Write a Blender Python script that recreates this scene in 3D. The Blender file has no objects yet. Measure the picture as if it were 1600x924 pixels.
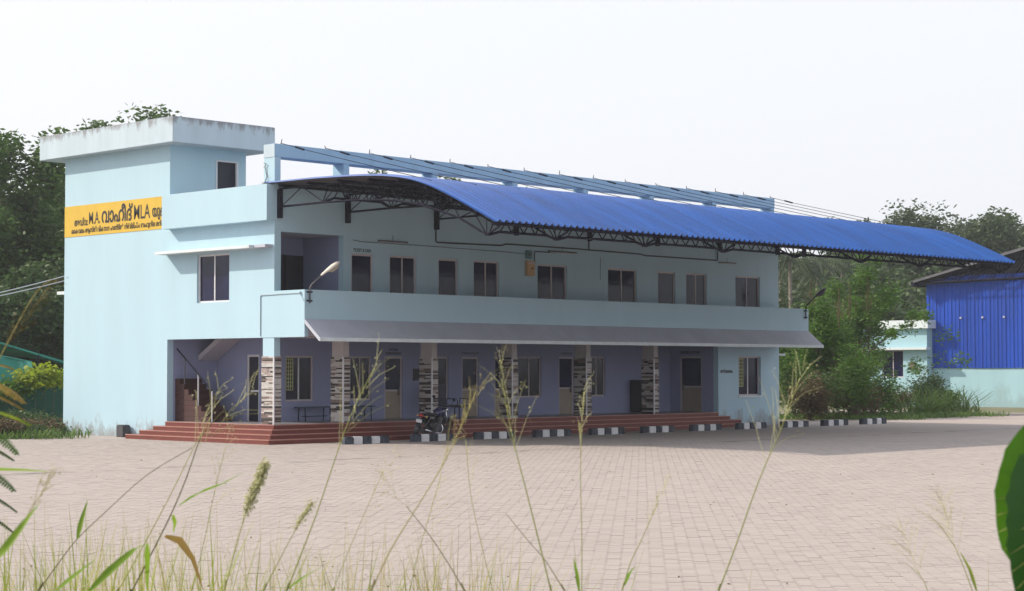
import bpy, bmesh, math, random
import numpy as np
from mathutils import Vector, Matrix

R = math.radians
scn = bpy.context.scene
col = scn.collection
random.seed(7)

# ------------------------------------------------------------------ camera
CAM = Vector((-33.826, -42.284, 2.113))
YAW, PITCH, ROLL = R(44.024), R(2.288), R(-0.056)
FW = Vector((math.cos(YAW), math.sin(YAW), 0)); RT = Vector((math.sin(YAW), -math.cos(YAW), 0)); UP = Vector((0, 0, 1))
_f = FW * math.cos(PITCH) + UP * math.sin(PITCH); _u = -FW * math.sin(PITCH) + UP * math.cos(PITCH)
_r = RT * math.cos(ROLL) + _u * math.sin(ROLL); _u = -RT * math.sin(ROLL) + _u * math.cos(ROLL)
cd = bpy.data.cameras.new('camera'); cd.sensor_width = 36; cd.lens = 65.15; cd.clip_start = .1; cd.clip_end = 3000
cam = bpy.data.objects.new('camera', cd); col.objects.link(cam)
cam.matrix_world = Matrix(((_r.x, _u.x, -_f.x, CAM.x), (_r.y, _u.y, -_f.y, CAM.y), (_r.z, _u.z, -_f.z, CAM.z), (0, 0, 0, 1)))
cd.dof.use_dof = True; cd.dof.focus_distance = 42; cd.dof.aperture_fstop = 11
scn.camera = cam

# ------------------------------------------------------------------ world, sun, exposure
SUN = Vector((-.74, 1.19, 1.0)).normalized()           # towards the sun
world = bpy.data.worlds.new('World'); scn.world = world; world.use_nodes = True
wn = world.node_tree; bg = wn.nodes['Background']
sky = wn.nodes.new('ShaderNodeTexSky'); sky.sky_type = 'NISHITA'; sky.sun_disc = False
sky.sun_elevation = math.asin(SUN.z); sky.sun_rotation = math.atan2(SUN.x, SUN.y)
sky.air_density = 1.0; sky.dust_density = 6.0; sky.ozone_density = 1.0
hs = wn.nodes.new('ShaderNodeHueSaturation'); hs.inputs['Saturation'].default_value = .35
veil = wn.nodes.new('ShaderNodeMix'); veil.data_type = 'RGBA'; veil.inputs[0].default_value = .7
veil.inputs[7].default_value = (9.85, 10.05, 10.6, 1)      # even bright veil of thin cloud and haze
wn.links.new(sky.outputs[0], hs.inputs['Color']); wn.links.new(hs.outputs[0], veil.inputs[6])
wn.links.new(veil.outputs[2], bg.inputs['Color']); bg.inputs['Strength'].default_value = .117
sl = bpy.data.lights.new('sun', 'SUN'); sl.energy = 5.0; sl.angle = R(.9); sl.color = (1, .90, .74)
sun = bpy.data.objects.new('sun', sl); col.objects.link(sun)
sun.rotation_euler = SUN.to_track_quat('Z', 'Y').to_euler()
vs = scn.view_settings; vs.view_transform = 'Standard'; vs.look = 'None'; vs.gamma = 1; vs.exposure = .08; vs.use_curve_mapping = False
scn.cycles.max_bounces = 6; scn.cycles.transparent_max_bounces = 6; scn.cycles.diffuse_bounces = 4
scn.cycles.glossy_bounces = 2; scn.cycles.transmission_bounces = 3; scn.cycles.volume_bounces = 0

def P(px, py, depth):
    """point seen at (px, py) of a 1600 x 924 frame, depth metres down the view axis"""
    return CAM + depth * (_f + _r * ((px - 800) / 2895.6) - _u * ((py - 462) / 2895.6))
def GV(px, depth, z=0.0):
    """ground spot below that column of the frame"""
    p = P(px, 462, depth); return Vector((p.x, p.y, z))

# ------------------------------------------------------------------ materials
MATS = {}
def mat(name, color, rough=.7, var=.12, scale=3.0, bump=0.0, bscale=40.0, metal=0.0, spec=.4, streak=False, translucent=0.0, var_color=None, attr=False, coat=0.0):
    m = bpy.data.materials.new(name); m.use_nodes = True; MATS[name] = m
    nt = m.node_tree; N = nt.nodes; L = nt.links; b = N['Principled BSDF']
    b.inputs['Roughness'].default_value = rough; b.inputs['Metallic'].default_value = metal
    b.inputs['Specular IOR Level'].default_value = spec
    if coat: b.inputs['Coat Weight'].default_value = coat
    geo = N.new('ShaderNodeNewGeometry')
    tex = N.new('ShaderNodeTexNoise'); tex.inputs['Scale'].default_value = scale; tex.inputs['Detail'].default_value = 5; tex.inputs['Roughness'].default_value = .65
    if streak:
        mp = N.new('ShaderNodeMapping'); mp.inputs['Scale'].default_value = (1, 1, .16); L.new(geo.outputs['Position'], mp.inputs[0]); L.new(mp.outputs[0], tex.inputs['Vector'])
    else: L.new(geo.outputs['Position'], tex.inputs['Vector'])
    ramp = N.new('ShaderNodeMapRange'); ramp.inputs[1].default_value = .3; ramp.inputs[2].default_value = .7
    L.new(tex.outputs[0], ramp.inputs[0])
    fac = ramp.outputs[0]
    if attr:
        at = N.new('ShaderNodeAttribute'); at.attribute_name = 'tint'
        mx = N.new('ShaderNodeMath'); mx.operation = 'MULTIPLY_ADD'; mx.inputs[1].default_value = .5
        hf = N.new('ShaderNodeMath'); hf.operation = 'MULTIPLY'; hf.inputs[1].default_value = .5
        L.new(at.outputs['Fac'], hf.inputs[0]); L.new(fac, mx.inputs[0]); L.new(hf.outputs[0], mx.inputs[2]); fac = mx.outputs[0]
    mix = N.new('ShaderNodeMix'); mix.data_type = 'RGBA'
    c = Vector(color); lo = c * (1 - var); hi = c * (1 + var)
    if var_color: lo, hi = c, Vector(var_color)
    mix.inputs[6].default_value = (*lo, 1); mix.inputs[7].default_value = (*hi, 1)
    L.new(fac, mix.inputs[0]); L.new(mix.outputs[2], b.inputs['Base Color'])
    m['mix'] = mix.name
    if bump:
        t2 = N.new('ShaderNodeTexNoise'); t2.inputs['Scale'].default_value = bscale; t2.inputs['Detail'].default_value = 3; L.new(geo.outputs['Position'], t2.inputs['Vector'])
        bp = N.new('ShaderNodeBump'); bp.inputs['Strength'].default_value = bump; bp.inputs['Distance'].default_value = .02
        L.new(t2.outputs[0], bp.inputs['Height']); L.new(bp.outputs[0], b.inputs['Normal'])
    if translucent:
        tr = N.new('ShaderNodeBsdfTranslucent'); ms = N.new('ShaderNodeMixShader'); ms.inputs[0].default_value = translucent
        L.new(mix.outputs[2], tr.inputs['Color']); L.new(b.outputs[0], ms.inputs[1]); L.new(tr.outputs[0], ms.inputs[2]); L.new(ms.outputs[0], N['Material Output'].inputs[0])
    return m

def stain(m, color, zlo, zhi, scale=2.2, thr=.52, amount=.8, top=False):
    """weathering: noisy dirt of its own shape in the height band zlo..zhi"""
    nt = m.node_tree; N = nt.nodes; L = nt.links; b = N['Principled BSDF']
    src = b.inputs['Base Color'].links[0].from_socket
    geo = N.new('ShaderNodeNewGeometry'); sp = N.new('ShaderNodeSeparateXYZ'); L.new(geo.outputs['Position'], sp.inputs[0])
    mr = N.new('ShaderNodeMapRange'); mr.inputs[1].default_value = zlo; mr.inputs[2].default_value = zhi
    mr.inputs[3].default_value = 0 if top else 1; mr.inputs[4].default_value = 1 if top else 0
    L.new(sp.outputs[2], mr.inputs[0])
    n = N.new('ShaderNodeTexNoise'); n.inputs['Scale'].default_value = scale; n.inputs['Detail'].default_value = 6; n.inputs['Roughness'].default_value = .7
    mp = N.new('ShaderNodeMapping'); mp.inputs['Scale'].default_value = (1, 1, .45); L.new(geo.outputs['Position'], mp.inputs[0]); L.new(mp.outputs[0], n.inputs['Vector'])
    ad = N.new('ShaderNodeMath'); ad.operation = 'MULTIPLY_ADD'; ad.inputs[1].default_value = .3; L.new(mr.outputs[0], ad.inputs[0]); L.new(n.outputs[0], ad.inputs[2])
    m2 = N.new('ShaderNodeMapRange'); m2.inputs[1].default_value = thr + .17; m2.inputs[2].default_value = thr + .34; m2.inputs[4].default_value = amount
    L.new(ad.outputs[0], m2.inputs[0])
    mk = N.new('ShaderNodeMath'); mk.operation = 'MULTIPLY'; L.new(m2.outputs[0], mk.inputs[0])
    cl = N.new('ShaderNodeMath'); cl.operation = 'GREATER_THAN'; cl.inputs[1].default_value = .001; L.new(mr.outputs[0], cl.inputs[0]); L.new(cl.outputs[0], mk.inputs[1])
    mx = N.new('ShaderNodeMix'); mx.data_type = 'RGBA'; mx.inputs[7].default_value = (*color, 1)
    L.new(mk.outputs[0], mx.inputs[0]); L.new(src, mx.inputs[6]); L.new(mx.outputs[2], b.inputs['Base Color'])
    return m

wall_m = mat('wall_paint', (.39, .555, .66), .75, .035, 1.1, .12, 60, streak=True)
stain(wall_m, (.20, .17, .16), .05, .75, 2.6, .46, .7)
slab_m = mat('slab_paint', (.45, .545, .63), .78, .07, 1.6, .12, 60, streak=True)
stain(slab_m, (.16, .14, .15), 9.55, 9.95, 3.4, .44, .7, top=True)
mat('beam_paint', (.32, .50, .66), .75, .08, 1.4, .1, 60, streak=True)
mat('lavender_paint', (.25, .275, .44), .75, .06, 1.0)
mat('soffit_paint', (.42, .40, .46), .8, .08, 1.0)
mat('chajja_paint', (.43, .45, .53), .78, .10, .9, streak=True)
mat('ledge_paint', (.60, .66, .70), .8, .10, 2.2)
mat('cream_column', (.47, .44, .45), .75, .05, 2)
mat('yellow_paint', (.58, .37, .03), .6, .06, 1.4)
mat('black_paint', (.010, .008, .010), .6, .1, 3)
mat('red_oxide', (.145, .028, .020), .5, .16, 2.2, .08, 30)
mat('stair_red_shaded', (.045, .010, .010), .6, .16, 2.2)  # red of the steps darkened, the hall's shade put into the colour
mat('nosing', (.42, .20, .17), .6, .10, 3)
mat('floor_tile', (.20, .19, .21), .35, .12, 2)
mat('frame_pale', (.48, .42, .44), .45, .06, 3)
mat('frame_white', (.62, .62, .66), .4, .05, 3)
mat('glass_dark', (.009, .010, .040), .05, .4, 1.5, spec=.22)
mat('glass_blue', (.010, .014, .06), .08, .3, 1.2, spec=.14)
mat('door_tan', (.30, .25, .20), .55, .1, 3)
mat('door_dark', (.012, .012, .03), .5, .2, 3)
mat('grille', (.42, .44, .22), .5, .2, 5)
mat('roof_blue', (.004, .066, .29), .5, .26, 1.1, spec=.2)
MATS['roof_blue'].node_tree.nodes['Noise Texture'].inputs['Detail'].default_value = 6
def streaky(m):
    nt = m.node_tree; mp = nt.nodes.new('ShaderNodeMapping'); mp.inputs['Scale'].default_value = (2.2, .22, .22); n = nt.nodes['Noise Texture']; src = n.inputs['Vector'].links[0].from_socket
    nt.links.new(src, mp.inputs[0]); nt.links.new(mp.outputs[0], n.inputs['Vector'])
streaky(MATS['roof_blue'])
mat('roof_under', (.10, .085, .10), .7, .1, 1)
mat('steel_dark', (.012, .012, .026), .85, .2, 3, spec=.08)
mat('steel_grey', (.10, .10, .115), .5, .2, 3)
mat('pipe_dark', (.02, .025, .045), .5, .1, 2)
mat('pipe_pale', (.33, .42, .46), .6, .1, 2)
mat('kerb_white', (.62, .62, .64), .7, .12, 6, .1, 50)
mat('kerb_black', (.016, .018, .034), .65, .3, 6, .1, 50)
stain(MATS['kerb_black'], (.12, .15, .19), -.2, .9, 9, .46, .4)
mat('concrete', (.32, .31, .30), .85, .12, 4, .2, 60)
mat('concrete_dark', (.06, .06, .07), .85, .2, 4, .2, 60)
mat('stone_white', (.46, .44, .43), .7, .10, 8, .3, 60)
mat('stone_pink', (.33, .27, .26), .7, .12, 8, .3, 60)
mat('stone_brown', (.16, .12, .11), .7, .15, 8, .3, 60)
mat('stone_black', (.035, .030, .032), .7, .2, 8, .3, 60)
mat('meter_orange', (.46, .28, .13), .5, .1, 4)
mat('meter_teal', (.10, .22, .24), .5, .1, 4)
mat('lamp_white', (.68, .64, .58), .5, .08, 6)
mat('lamp_glass', (.40, .34, .28), .25, .1, 8)
mat('lamp_backlit', (.05, .045, .06), .5, .1, 6)  # backlit shade painted into the far lamp's head and bowl
mat('tube_white', (.40, .42, .46), .4, .05, 4)
mat('bench_teal', (.02, .05, .085), .45, .1, 3)
mat('chair_navy', (.012, .012, .04), .45, .1, 3)
mat('bike_black', (.012, .012, .02), .3, .1, 3, coat=.3)
mat('bike_blue', (.02, .02, .08), .25, .1, 3, coat=.5)
mat('rubber', (.02, .02, .02), .85, .1, 5)
mat('chrome', (.55, .55, .58), .18, .05, 5, metal=1)
mat('tail_red', (.35, .02, .02), .25, .1, 5)
mat('plate_white', (.6, .6, .62), .5, .05, 5)
mat('shed_blue', (.004, .052, .38), .45, .2, .8, spec=.3, streak=True)
mat('shed_wall', (.31, .49, .56), .8, .06, .8, streak=True)
stain(MATS['shed_wall'], (.24, .34, .36), 0, 1.4, 1.2, .42, .6)
mat('net_green', (.006, .075, .055), .8, .25, 1.5, .3, 12)
mat('net_teal', (.014, .20, .16), .6, .2, .8, .2, 8)
mat('bark', (.12, .09, .07), .9, .25, 4, .5, 14)
mat('bark_pale', (.22, .19, .16), .9, .25, 4, .5, 14)
def leafm(n, a, b, t=.35): return mat(n, a, .55, 0, .55, var_color=b, attr=True, translucent=t, spec=.25)
leafm('leaf_dark', (.020, .042, .016), (.075, .130, .038), .38)
leafm('leaf_mid', (.030, .065, .016), (.090, .165, .035))
leafm('leaf_bright', (.030, .085, .012), (.120, .235, .030), .38)
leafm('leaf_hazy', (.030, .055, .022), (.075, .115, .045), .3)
leafm('leaf_yellow', (.11, .20, .014), (.33, .38, .03), .45)
leafm('leaf_brown', (.07, .05, .028), (.16, .12, .06), .3)
leafm('leaf_palm', (.035, .06, .035), (.085, .115, .055), .3)
leafm('grass_green', (.16, .22, .03), (.38, .42, .09), .45)
leafm('grass_straw', (.34, .29, .10), (.55, .48, .22), .4)
leafm('grass_low', (.05, .11, .02), (.14, .22, .05), .35)
leafm('leaf_orange', (.16, .12, .02), (.36, .24, .05), .4)
leafm('seed', (.46, .45, .22), (.68, .65, .42), .4)
leafm('stem_green', (.22, .25, .06), (.40, .40, .14), .2)
leafm('stem_dark', (.07, .065, .02), (.16, .15, .04), .1)
leafm('blade', (.13, .24, .02), (.24, .36, .04), .45)
leafm('blade_brown', (.16, .10, .03), (.30, .20, .07), .3)
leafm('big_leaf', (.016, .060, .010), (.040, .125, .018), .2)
leafm('big_leaf_lit', (.05, .15, .012), (.09, .22, .02), .5)  # lighter copy of big_leaf with sunlight put into its colour
leafm('dry_litter', (.10, .075, .05), (.25, .19, .12), .1)

# ground materials
gm = mat('ground_soil', (.20, .16, .115), .95, 0, .25, .4, 6, var_color=(.10, .13, .045))
bank_m = mat('bank_soil', (.12, .10, .06), .95, 0, .8, .4, 12, var_color=(.09, .13, .04))
pv = mat('paver', (.305, .265, .250), .85, 0, .35, .25, 90, var_color=(.355, .31, .293), attr=True)
yd = mat('yard_bed', (.27, .23, .215), .95, .12, 2.5, .3, 40)
def drip_line(m):
    """dark mossy line on the paving where the canopy drips, plus sandy patches"""
    nt = m.node_tree; N = nt.nodes; L = nt.links; b = N['Principled BSDF']; src = b.inputs['Base Color'].links[0].from_socket
    geo = N.new('ShaderNodeNewGeometry'); sp = N.new('ShaderNodeSeparateXYZ'); L.new(geo.outputs['Position'], sp.inputs[0])
    n = N.new('ShaderNodeTexNoise'); n.inputs['Scale'].default_value = .35; n.inputs['Detail'].default_value = 5; L.new(geo.outputs['Position'], n.inputs['Vector'])
    a = N.new('ShaderNodeMath'); a.operation = 'MULTIPLY_ADD'; a.inputs[1].default_value = 1.6; L.new(n.outputs[0], a.inputs[0]); L.new(sp.outputs[1], a.inputs[2])
    s = N.new('ShaderNodeMath'); s.operation = 'ADD'; s.inputs[1].default_value = 8.2; L.new(a.outputs[0], s.inputs[0])
    ab = N.new('ShaderNodeMath'); ab.operation = 'ABSOLUTE'; L.new(s.outputs[0], ab.inputs[0])
    r = N.new('ShaderNodeMapRange'); r.inputs[1].default_value = .05; r.inputs[2].default_value = .40; r.inputs[3].default_value = .62; r.inputs[4].default_value = 0; L.new(ab.outputs[0], r.inputs[0])
    n2 = N.new('ShaderNodeTexNoise'); n2.inputs['Scale'].default_value = 1.3; n2.inputs['Detail'].default_value = 6; L.new(geo.outputs['Position'], n2.inputs['Vector'])
    r2 = N.new('ShaderNodeMapRange'); r2.inputs[1].default_value = .42; r2.inputs[2].default_value = .62; L.new(n2.outputs[0], r2.inputs[0])
    mu = N.new('ShaderNodeMath'); mu.operation = 'MULTIPLY'; L.new(r.outputs[0], mu.inputs[0]); L.new(r2.outputs[0], mu.inputs[1])
    mx = N.new('ShaderNodeMix'); mx.data_type = 'RGBA'; mx.inputs[7].default_value = (.10, .10, .09, 1)
    L.new(mu.outputs[0], mx.inputs[0]); L.new(src, mx.inputs[6]); L.new(mx.outputs[2], b.inputs['Base Color'])
drip_line(pv)
def far_paving(m):
    nt = m.node_tree; N = nt.nodes; L = nt.links; b = N['Principled BSDF']
    geo = N.new('ShaderNodeNewGeometry'); mp = N.new('ShaderNodeMapping'); mp.inputs['Rotation'].default_value = (0, 0, -(YAW - R(4))); L.new(geo.outputs['Position'], mp.inputs[0])
    br = N.new('ShaderNodeTexBrick'); br.inputs['Scale'].default_value = 1; br.inputs['Brick Width'].default_value = .22; br.inputs['Row Height'].default_value = .16; br.inputs['Mortar Size'].default_value = .006
    br.inputs['Color1'].default_value = (.325, .278, .260, 1); br.inputs['Color2'].default_value = (.35, .30, .28, 1); br.inputs['Mortar'].default_value = (.28, .24, .224, 1)
    L.new(mp.outputs[0], br.inputs['Vector']); L.new(br.outputs[0], b.inputs['Base Color'])
far = mat('paver_far', (.5, .44, .42), .85, .1, 1, .2, 60); far_paving(far); drip_line(far)

# ------------------------------------------------------------------ mesh helpers
class MB:
    def __init__(s): s.v = []; s.f = []; s.m = []; s.tint = []
    def add(s, vs, fs, mi=0, t=None):
        o = len(s.v); s.v += [tuple(p) for p in vs]; s.f += [tuple(i + o for i in f) for f in fs]; s.m += [mi] * len(fs)
        if t is None: t = random.random()
        s.tint += [t] * len(fs)
    def box(s, x0, x1, y0, y1, z0, z1, mi=0):
        s.add([(x0, y0, z0), (x1, y0, z0), (x1, y1, z0), (x0, y1, z0), (x0, y0, z1), (x1, y0, z1), (x1, y1, z1), (x0, y1, z1)],
              [(0, 3, 2, 1), (4, 5, 6, 7), (0, 1, 5, 4), (1, 2, 6, 5), (2, 3, 7, 6), (3, 0, 4, 7)], mi)
    def bevbox(s, x0, x1, y0, y1, z0, z1, b=.02, mi=0):
        bm = bmesh.new(); bmesh.ops.create_cube(bm, size=1)
        for v in bm.verts: v.co = Vector(((x0 + x1) / 2 + v.co.x * (x1 - x0), (y0 + y1) / 2 + v.co.y * (y1 - y0), (z0 + z1) / 2 + v.co.z * (z1 - z0)))
        bmesh.ops.bevel(bm, geom=bm.edges[:], offset=b, segments=2, affect='EDGES'); s.bm(bm, mi)
    def bm(s, bm, mi=0):
        bm.verts.index_update(); s.add([v.co[:] for v in bm.verts], [[v.index for v in f.verts] for f in bm.faces], mi); bm.free()
    def prism(s, poly, axis, a, b, mi=0):
        """poly in the two other axes, extruded along axis from a to b"""
        n = len(poly)
        def p(u, w, t): return {'x': (t, u, w), 'y': (u, t, w), 'z': (u, w, t)}[axis]
        vs = [p(u, w, a) for u, w in poly] + [p(u, w, b) for u, w in poly]
        s.add(vs, [tuple(range(n))[::-1], tuple(range(n, 2 * n))] + [(i, (i + 1) % n, n + (i + 1) % n, n + i) for i in range(n)], mi)
    def tube(s, pts, rad, n=6, mi=0, t=None, cap=True):
        pts = [Vector(p) for p in pts]
        if not hasattr(rad, '__len__'): rad = [rad] * len(pts)
        vs = []; fs = []; prev = None
        for i, p in enumerate(pts):
            d = (pts[min(i + 1, len(pts) - 1)] - pts[max(i - 1, 0)])
            d = d.normalized() if d.length > 1e-9 else Vector((0, 0, 1))
            if prev is None:
                a = d.orthogonal().normalized()
            else:
                a = (prev - d * prev.dot(d)); a = a.normalized() if a.length > 1e-6 else d.orthogonal().normalized()
            prev = a; b = d.cross(a)
            for k in range(n):
                th = 2 * math.pi * (k + .5) / n; vs.append(p + (a * math.cos(th) + b * math.sin(th)) * rad[i])
            if i:
                o = (i - 1) * n; fs += [(o + k, o + (k + 1) % n, o + n + (k + 1) % n, o + n + k) for k in range(n)]
        if cap: fs += [tuple(range(n))[::-1], tuple(range((len(pts) - 1) * n, len(pts) * n))]
        s.add(vs, fs, mi, t)
    def bar(s, a, b, w, mi=0): s.tube([a, b], w * .707, 4, mi)
    def lathe(s, prof, c, axis=(0, 0, 1), n=20, mi=0):
        ax = Vector(axis).normalized(); a = ax.orthogonal().normalized(); b = ax.cross(a); c = Vector(c); vs = []; fs = []
        for r, h in prof:
            for k in range(n): th = 2 * math.pi * k / n; vs.append(c + ax * h + (a * math.cos(th) + b * math.sin(th)) * r)
        for i in range(len(prof) - 1):
            o = i * n; fs += [(o + k, o + (k + 1) % n, o + n + (k + 1) % n, o + n + k) for k in range(n)]
        s.add(vs, fs, mi)
    def ball(s, c, r, mi=0, seg=10, sc=(1, 1, 1), rot=None):
        bm = bmesh.new(); bmesh.ops.create_uvsphere(bm, u_segments=seg, v_segments=max(5, seg // 2 + 1), radius=r)
        for v in bm.verts:
            q = Vector((v.co.x * sc[0], v.co.y * sc[1], v.co.z * sc[2]))
            if rot: q = rot @ q
            v.co = q + Vector(c)
        s.bm(bm, mi)
    def ribbon(s, pts, widths, side, mi=0, t=None, fold=.0):
        """leaf blade along pts, half widths, side vector"""
        vs = []; fs = []; side = Vector(side).normalized()
        for i, p in enumerate(pts):
            p = Vector(p); d = (Vector(pts[min(i + 1, len(pts) - 1)]) - Vector(pts[max(i - 1, 0)])).normalized()
            sd = (side - d * side.dot(d)).normalized(); nr = sd.cross(d); w = widths[i]
            vs += [p - sd * w + nr * w * fold, p, p + sd * w + nr * w * fold]
            if i: o = 3 * (i - 1); fs += [(o, o + 1, o + 4, o + 3), (o + 1, o + 2, o + 5, o + 4)]
        s.add(vs, fs, mi, t)
    def mesh(s, name, mats):
        me = bpy.data.meshes.new(name); me.from_pydata(s.v, [], s.f)
        for m in (mats if isinstance(mats, (list, tuple)) else [mats]): me.materials.append(MATS[m])
        if any(s.m): me.polygons.foreach_set('material_index', s.m)
        at = me.attributes.new('tint', 'FLOAT', 'FACE'); at.data.foreach_set('value', s.tint)
        me.update(); return me
    def build(s, name, mats, parent=None, smooth=False):
        me = s.mesh(name, mats)
        if smooth: me.polygons.foreach_set('use_smooth', [True] * len(me.polygons))
        return link(name, me, parent)

def world_of(o):
    return (world_of(o.parent) @ o.matrix_parent_inverse @ o.matrix_basis) if o.parent else o.matrix_basis.copy()
def link(name, me, parent=None):
    o = bpy.data.objects.new(name, me); col.objects.link(o)
    if parent is not None:
        o.parent = parent
        o.matrix_parent_inverse = world_of(parent).inverted()
    return o
def tag(o, label=None, cat=None, group=None, kind=None):
    if label: o['label'] = label
    if cat: o['category'] = cat
    if group: o['group'] = group
    if kind or cat: o['kind'] = kind or 'thing'
    return o
def thing(name, label, cat, loc=(0, 0, 0), group=None):
    o = bpy.data.objects.new(name, None); col.objects.link(o); o.location = loc; o.empty_display_size = .3
    bpy.context.view_layer.update()
    return tag(o, label, cat, group)
def part_box(name, parent, m, *b, bev=0):
    q = MB(); (q.bevbox(*b, b=bev) if bev else q.box(*b)); return q.build(name, m, parent)

def wall_mb(axis, pos, thick, u0, u1, z0, z1, openings=(), q=None):
    """wall slab whose face lies at axis = pos, body towards pos + thick, with real openings (ua, ub, za, zb)"""
    q = q or MB()
    us = sorted({u0, u1, *[c for o in openings for c in o[:2]]}); zs = sorted({z0, z1, *[c for o in openings for c in o[2:]]})
    us = [u for u in us if u0 <= u <= u1]; zs = [z for z in zs if z0 <= z <= z1]
    def solid(i, j):
        if not (0 <= i < len(us) - 1 and 0 <= j < len(zs) - 1): return False
        cu, cz = (us[i] + us[i + 1]) / 2, (zs[j] + zs[j + 1]) / 2
        return not any(o[0] < cu < o[1] and o[2] < cz < o[3] for o in openings)
    def pt(u, t, z): return (u, pos + t, z) if axis == 'y' else (pos + t, u, z)
    for i in range(len(us) - 1):
        for j in range(len(zs) - 1):
            if not solid(i, j): continue
            a, b, c, d = us[i], us[i + 1], zs[j], zs[j + 1]
            for t in (0, thick): q.add([pt(a, t, c), pt(b, t, c), pt(b, t, d), pt(a, t, d)], [(0, 1, 2, 3)])
            for di, dj, e in ((-1, 0, [(a, c), (a, d)]), (1, 0, [(b, c), (b, d)]), (0, -1, [(a, c), (b, c)]), (0, 1, [(a, d), (b, d)])):
                if not solid(i + di, j + dj):
                    (ua, za), (ub, zb) = e; q.add([pt(ua, 0, za), pt(ub, 0, zb), pt(ub, thick, zb), pt(ua, thick, za)], [(0, 1, 2, 3)])
    return q

def text_mesh(body, size, bold=0.0, sx=1.0):
    cu = bpy.data.curves.new('lettering', 'FONT'); cu.body = body; cu.size = size; cu.offset = bold; cu.resolution_u = 3; cu.align_x = 'LEFT'
    o = bpy.data.objects.new('lettering', cu); col.objects.link(o)
    dg = bpy.context.evaluated_depsgraph_get(); me = bpy.data.meshes.new_from_object(o.evaluated_get(dg))
    bpy.data.objects.remove(o); bpy.data.curves.remove(cu)
    for v in me.vertices: v.co.x *= sx
    return me
def lettering(body, origin, ux, width, height, parent, m='black_paint', bold=.0):
    """painted letters: local x along ux, local y up, fitted to width x height"""
    me = text_mesh(body, 1.0, min(bold, .012))
    xs = [v.co.x for v in me.vertices]; ys = [v.co.y for v in me.vertices]
    x0, x1, y0, y1 = min(xs), max(xs), min(ys), max(ys); ux = Vector(ux); o = Vector(origin)
    for v in me.vertices:
        v.co = o + ux * ((v.co.x - x0) / (x1 - x0) * width) + UP * ((v.co.y - y0) / (y1 - y0) * height)
    if bold >= .02:                                   # brush-thick strokes: the same letters laid again a hair off
        base = [v.co.copy() for v in me.vertices]; polys = [list(p.vertices) for p in me.polygons]; nb_ = len(base); k = height * bold * .8; nn = ux.cross(UP)
        vs_ = []; fs_ = []
        for i, (a, b) in enumerate(((0, 0), (k, 0), (-k, 0), (0, k), (0, -k))):
            vs_ += [p + ux * a + UP * b + nn * (.0007 * i) for p in base]; fs_ += [[j + i * nb_ for j in f] for f in polys]
        bpy.data.meshes.remove(me); me = bpy.data.meshes.new('lettering'); me.from_pydata([v[:] for v in vs_], [], fs_)
    me.materials.clear(); me.materials.append(MATS[m])
    return link('lettering', me, parent)

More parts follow.
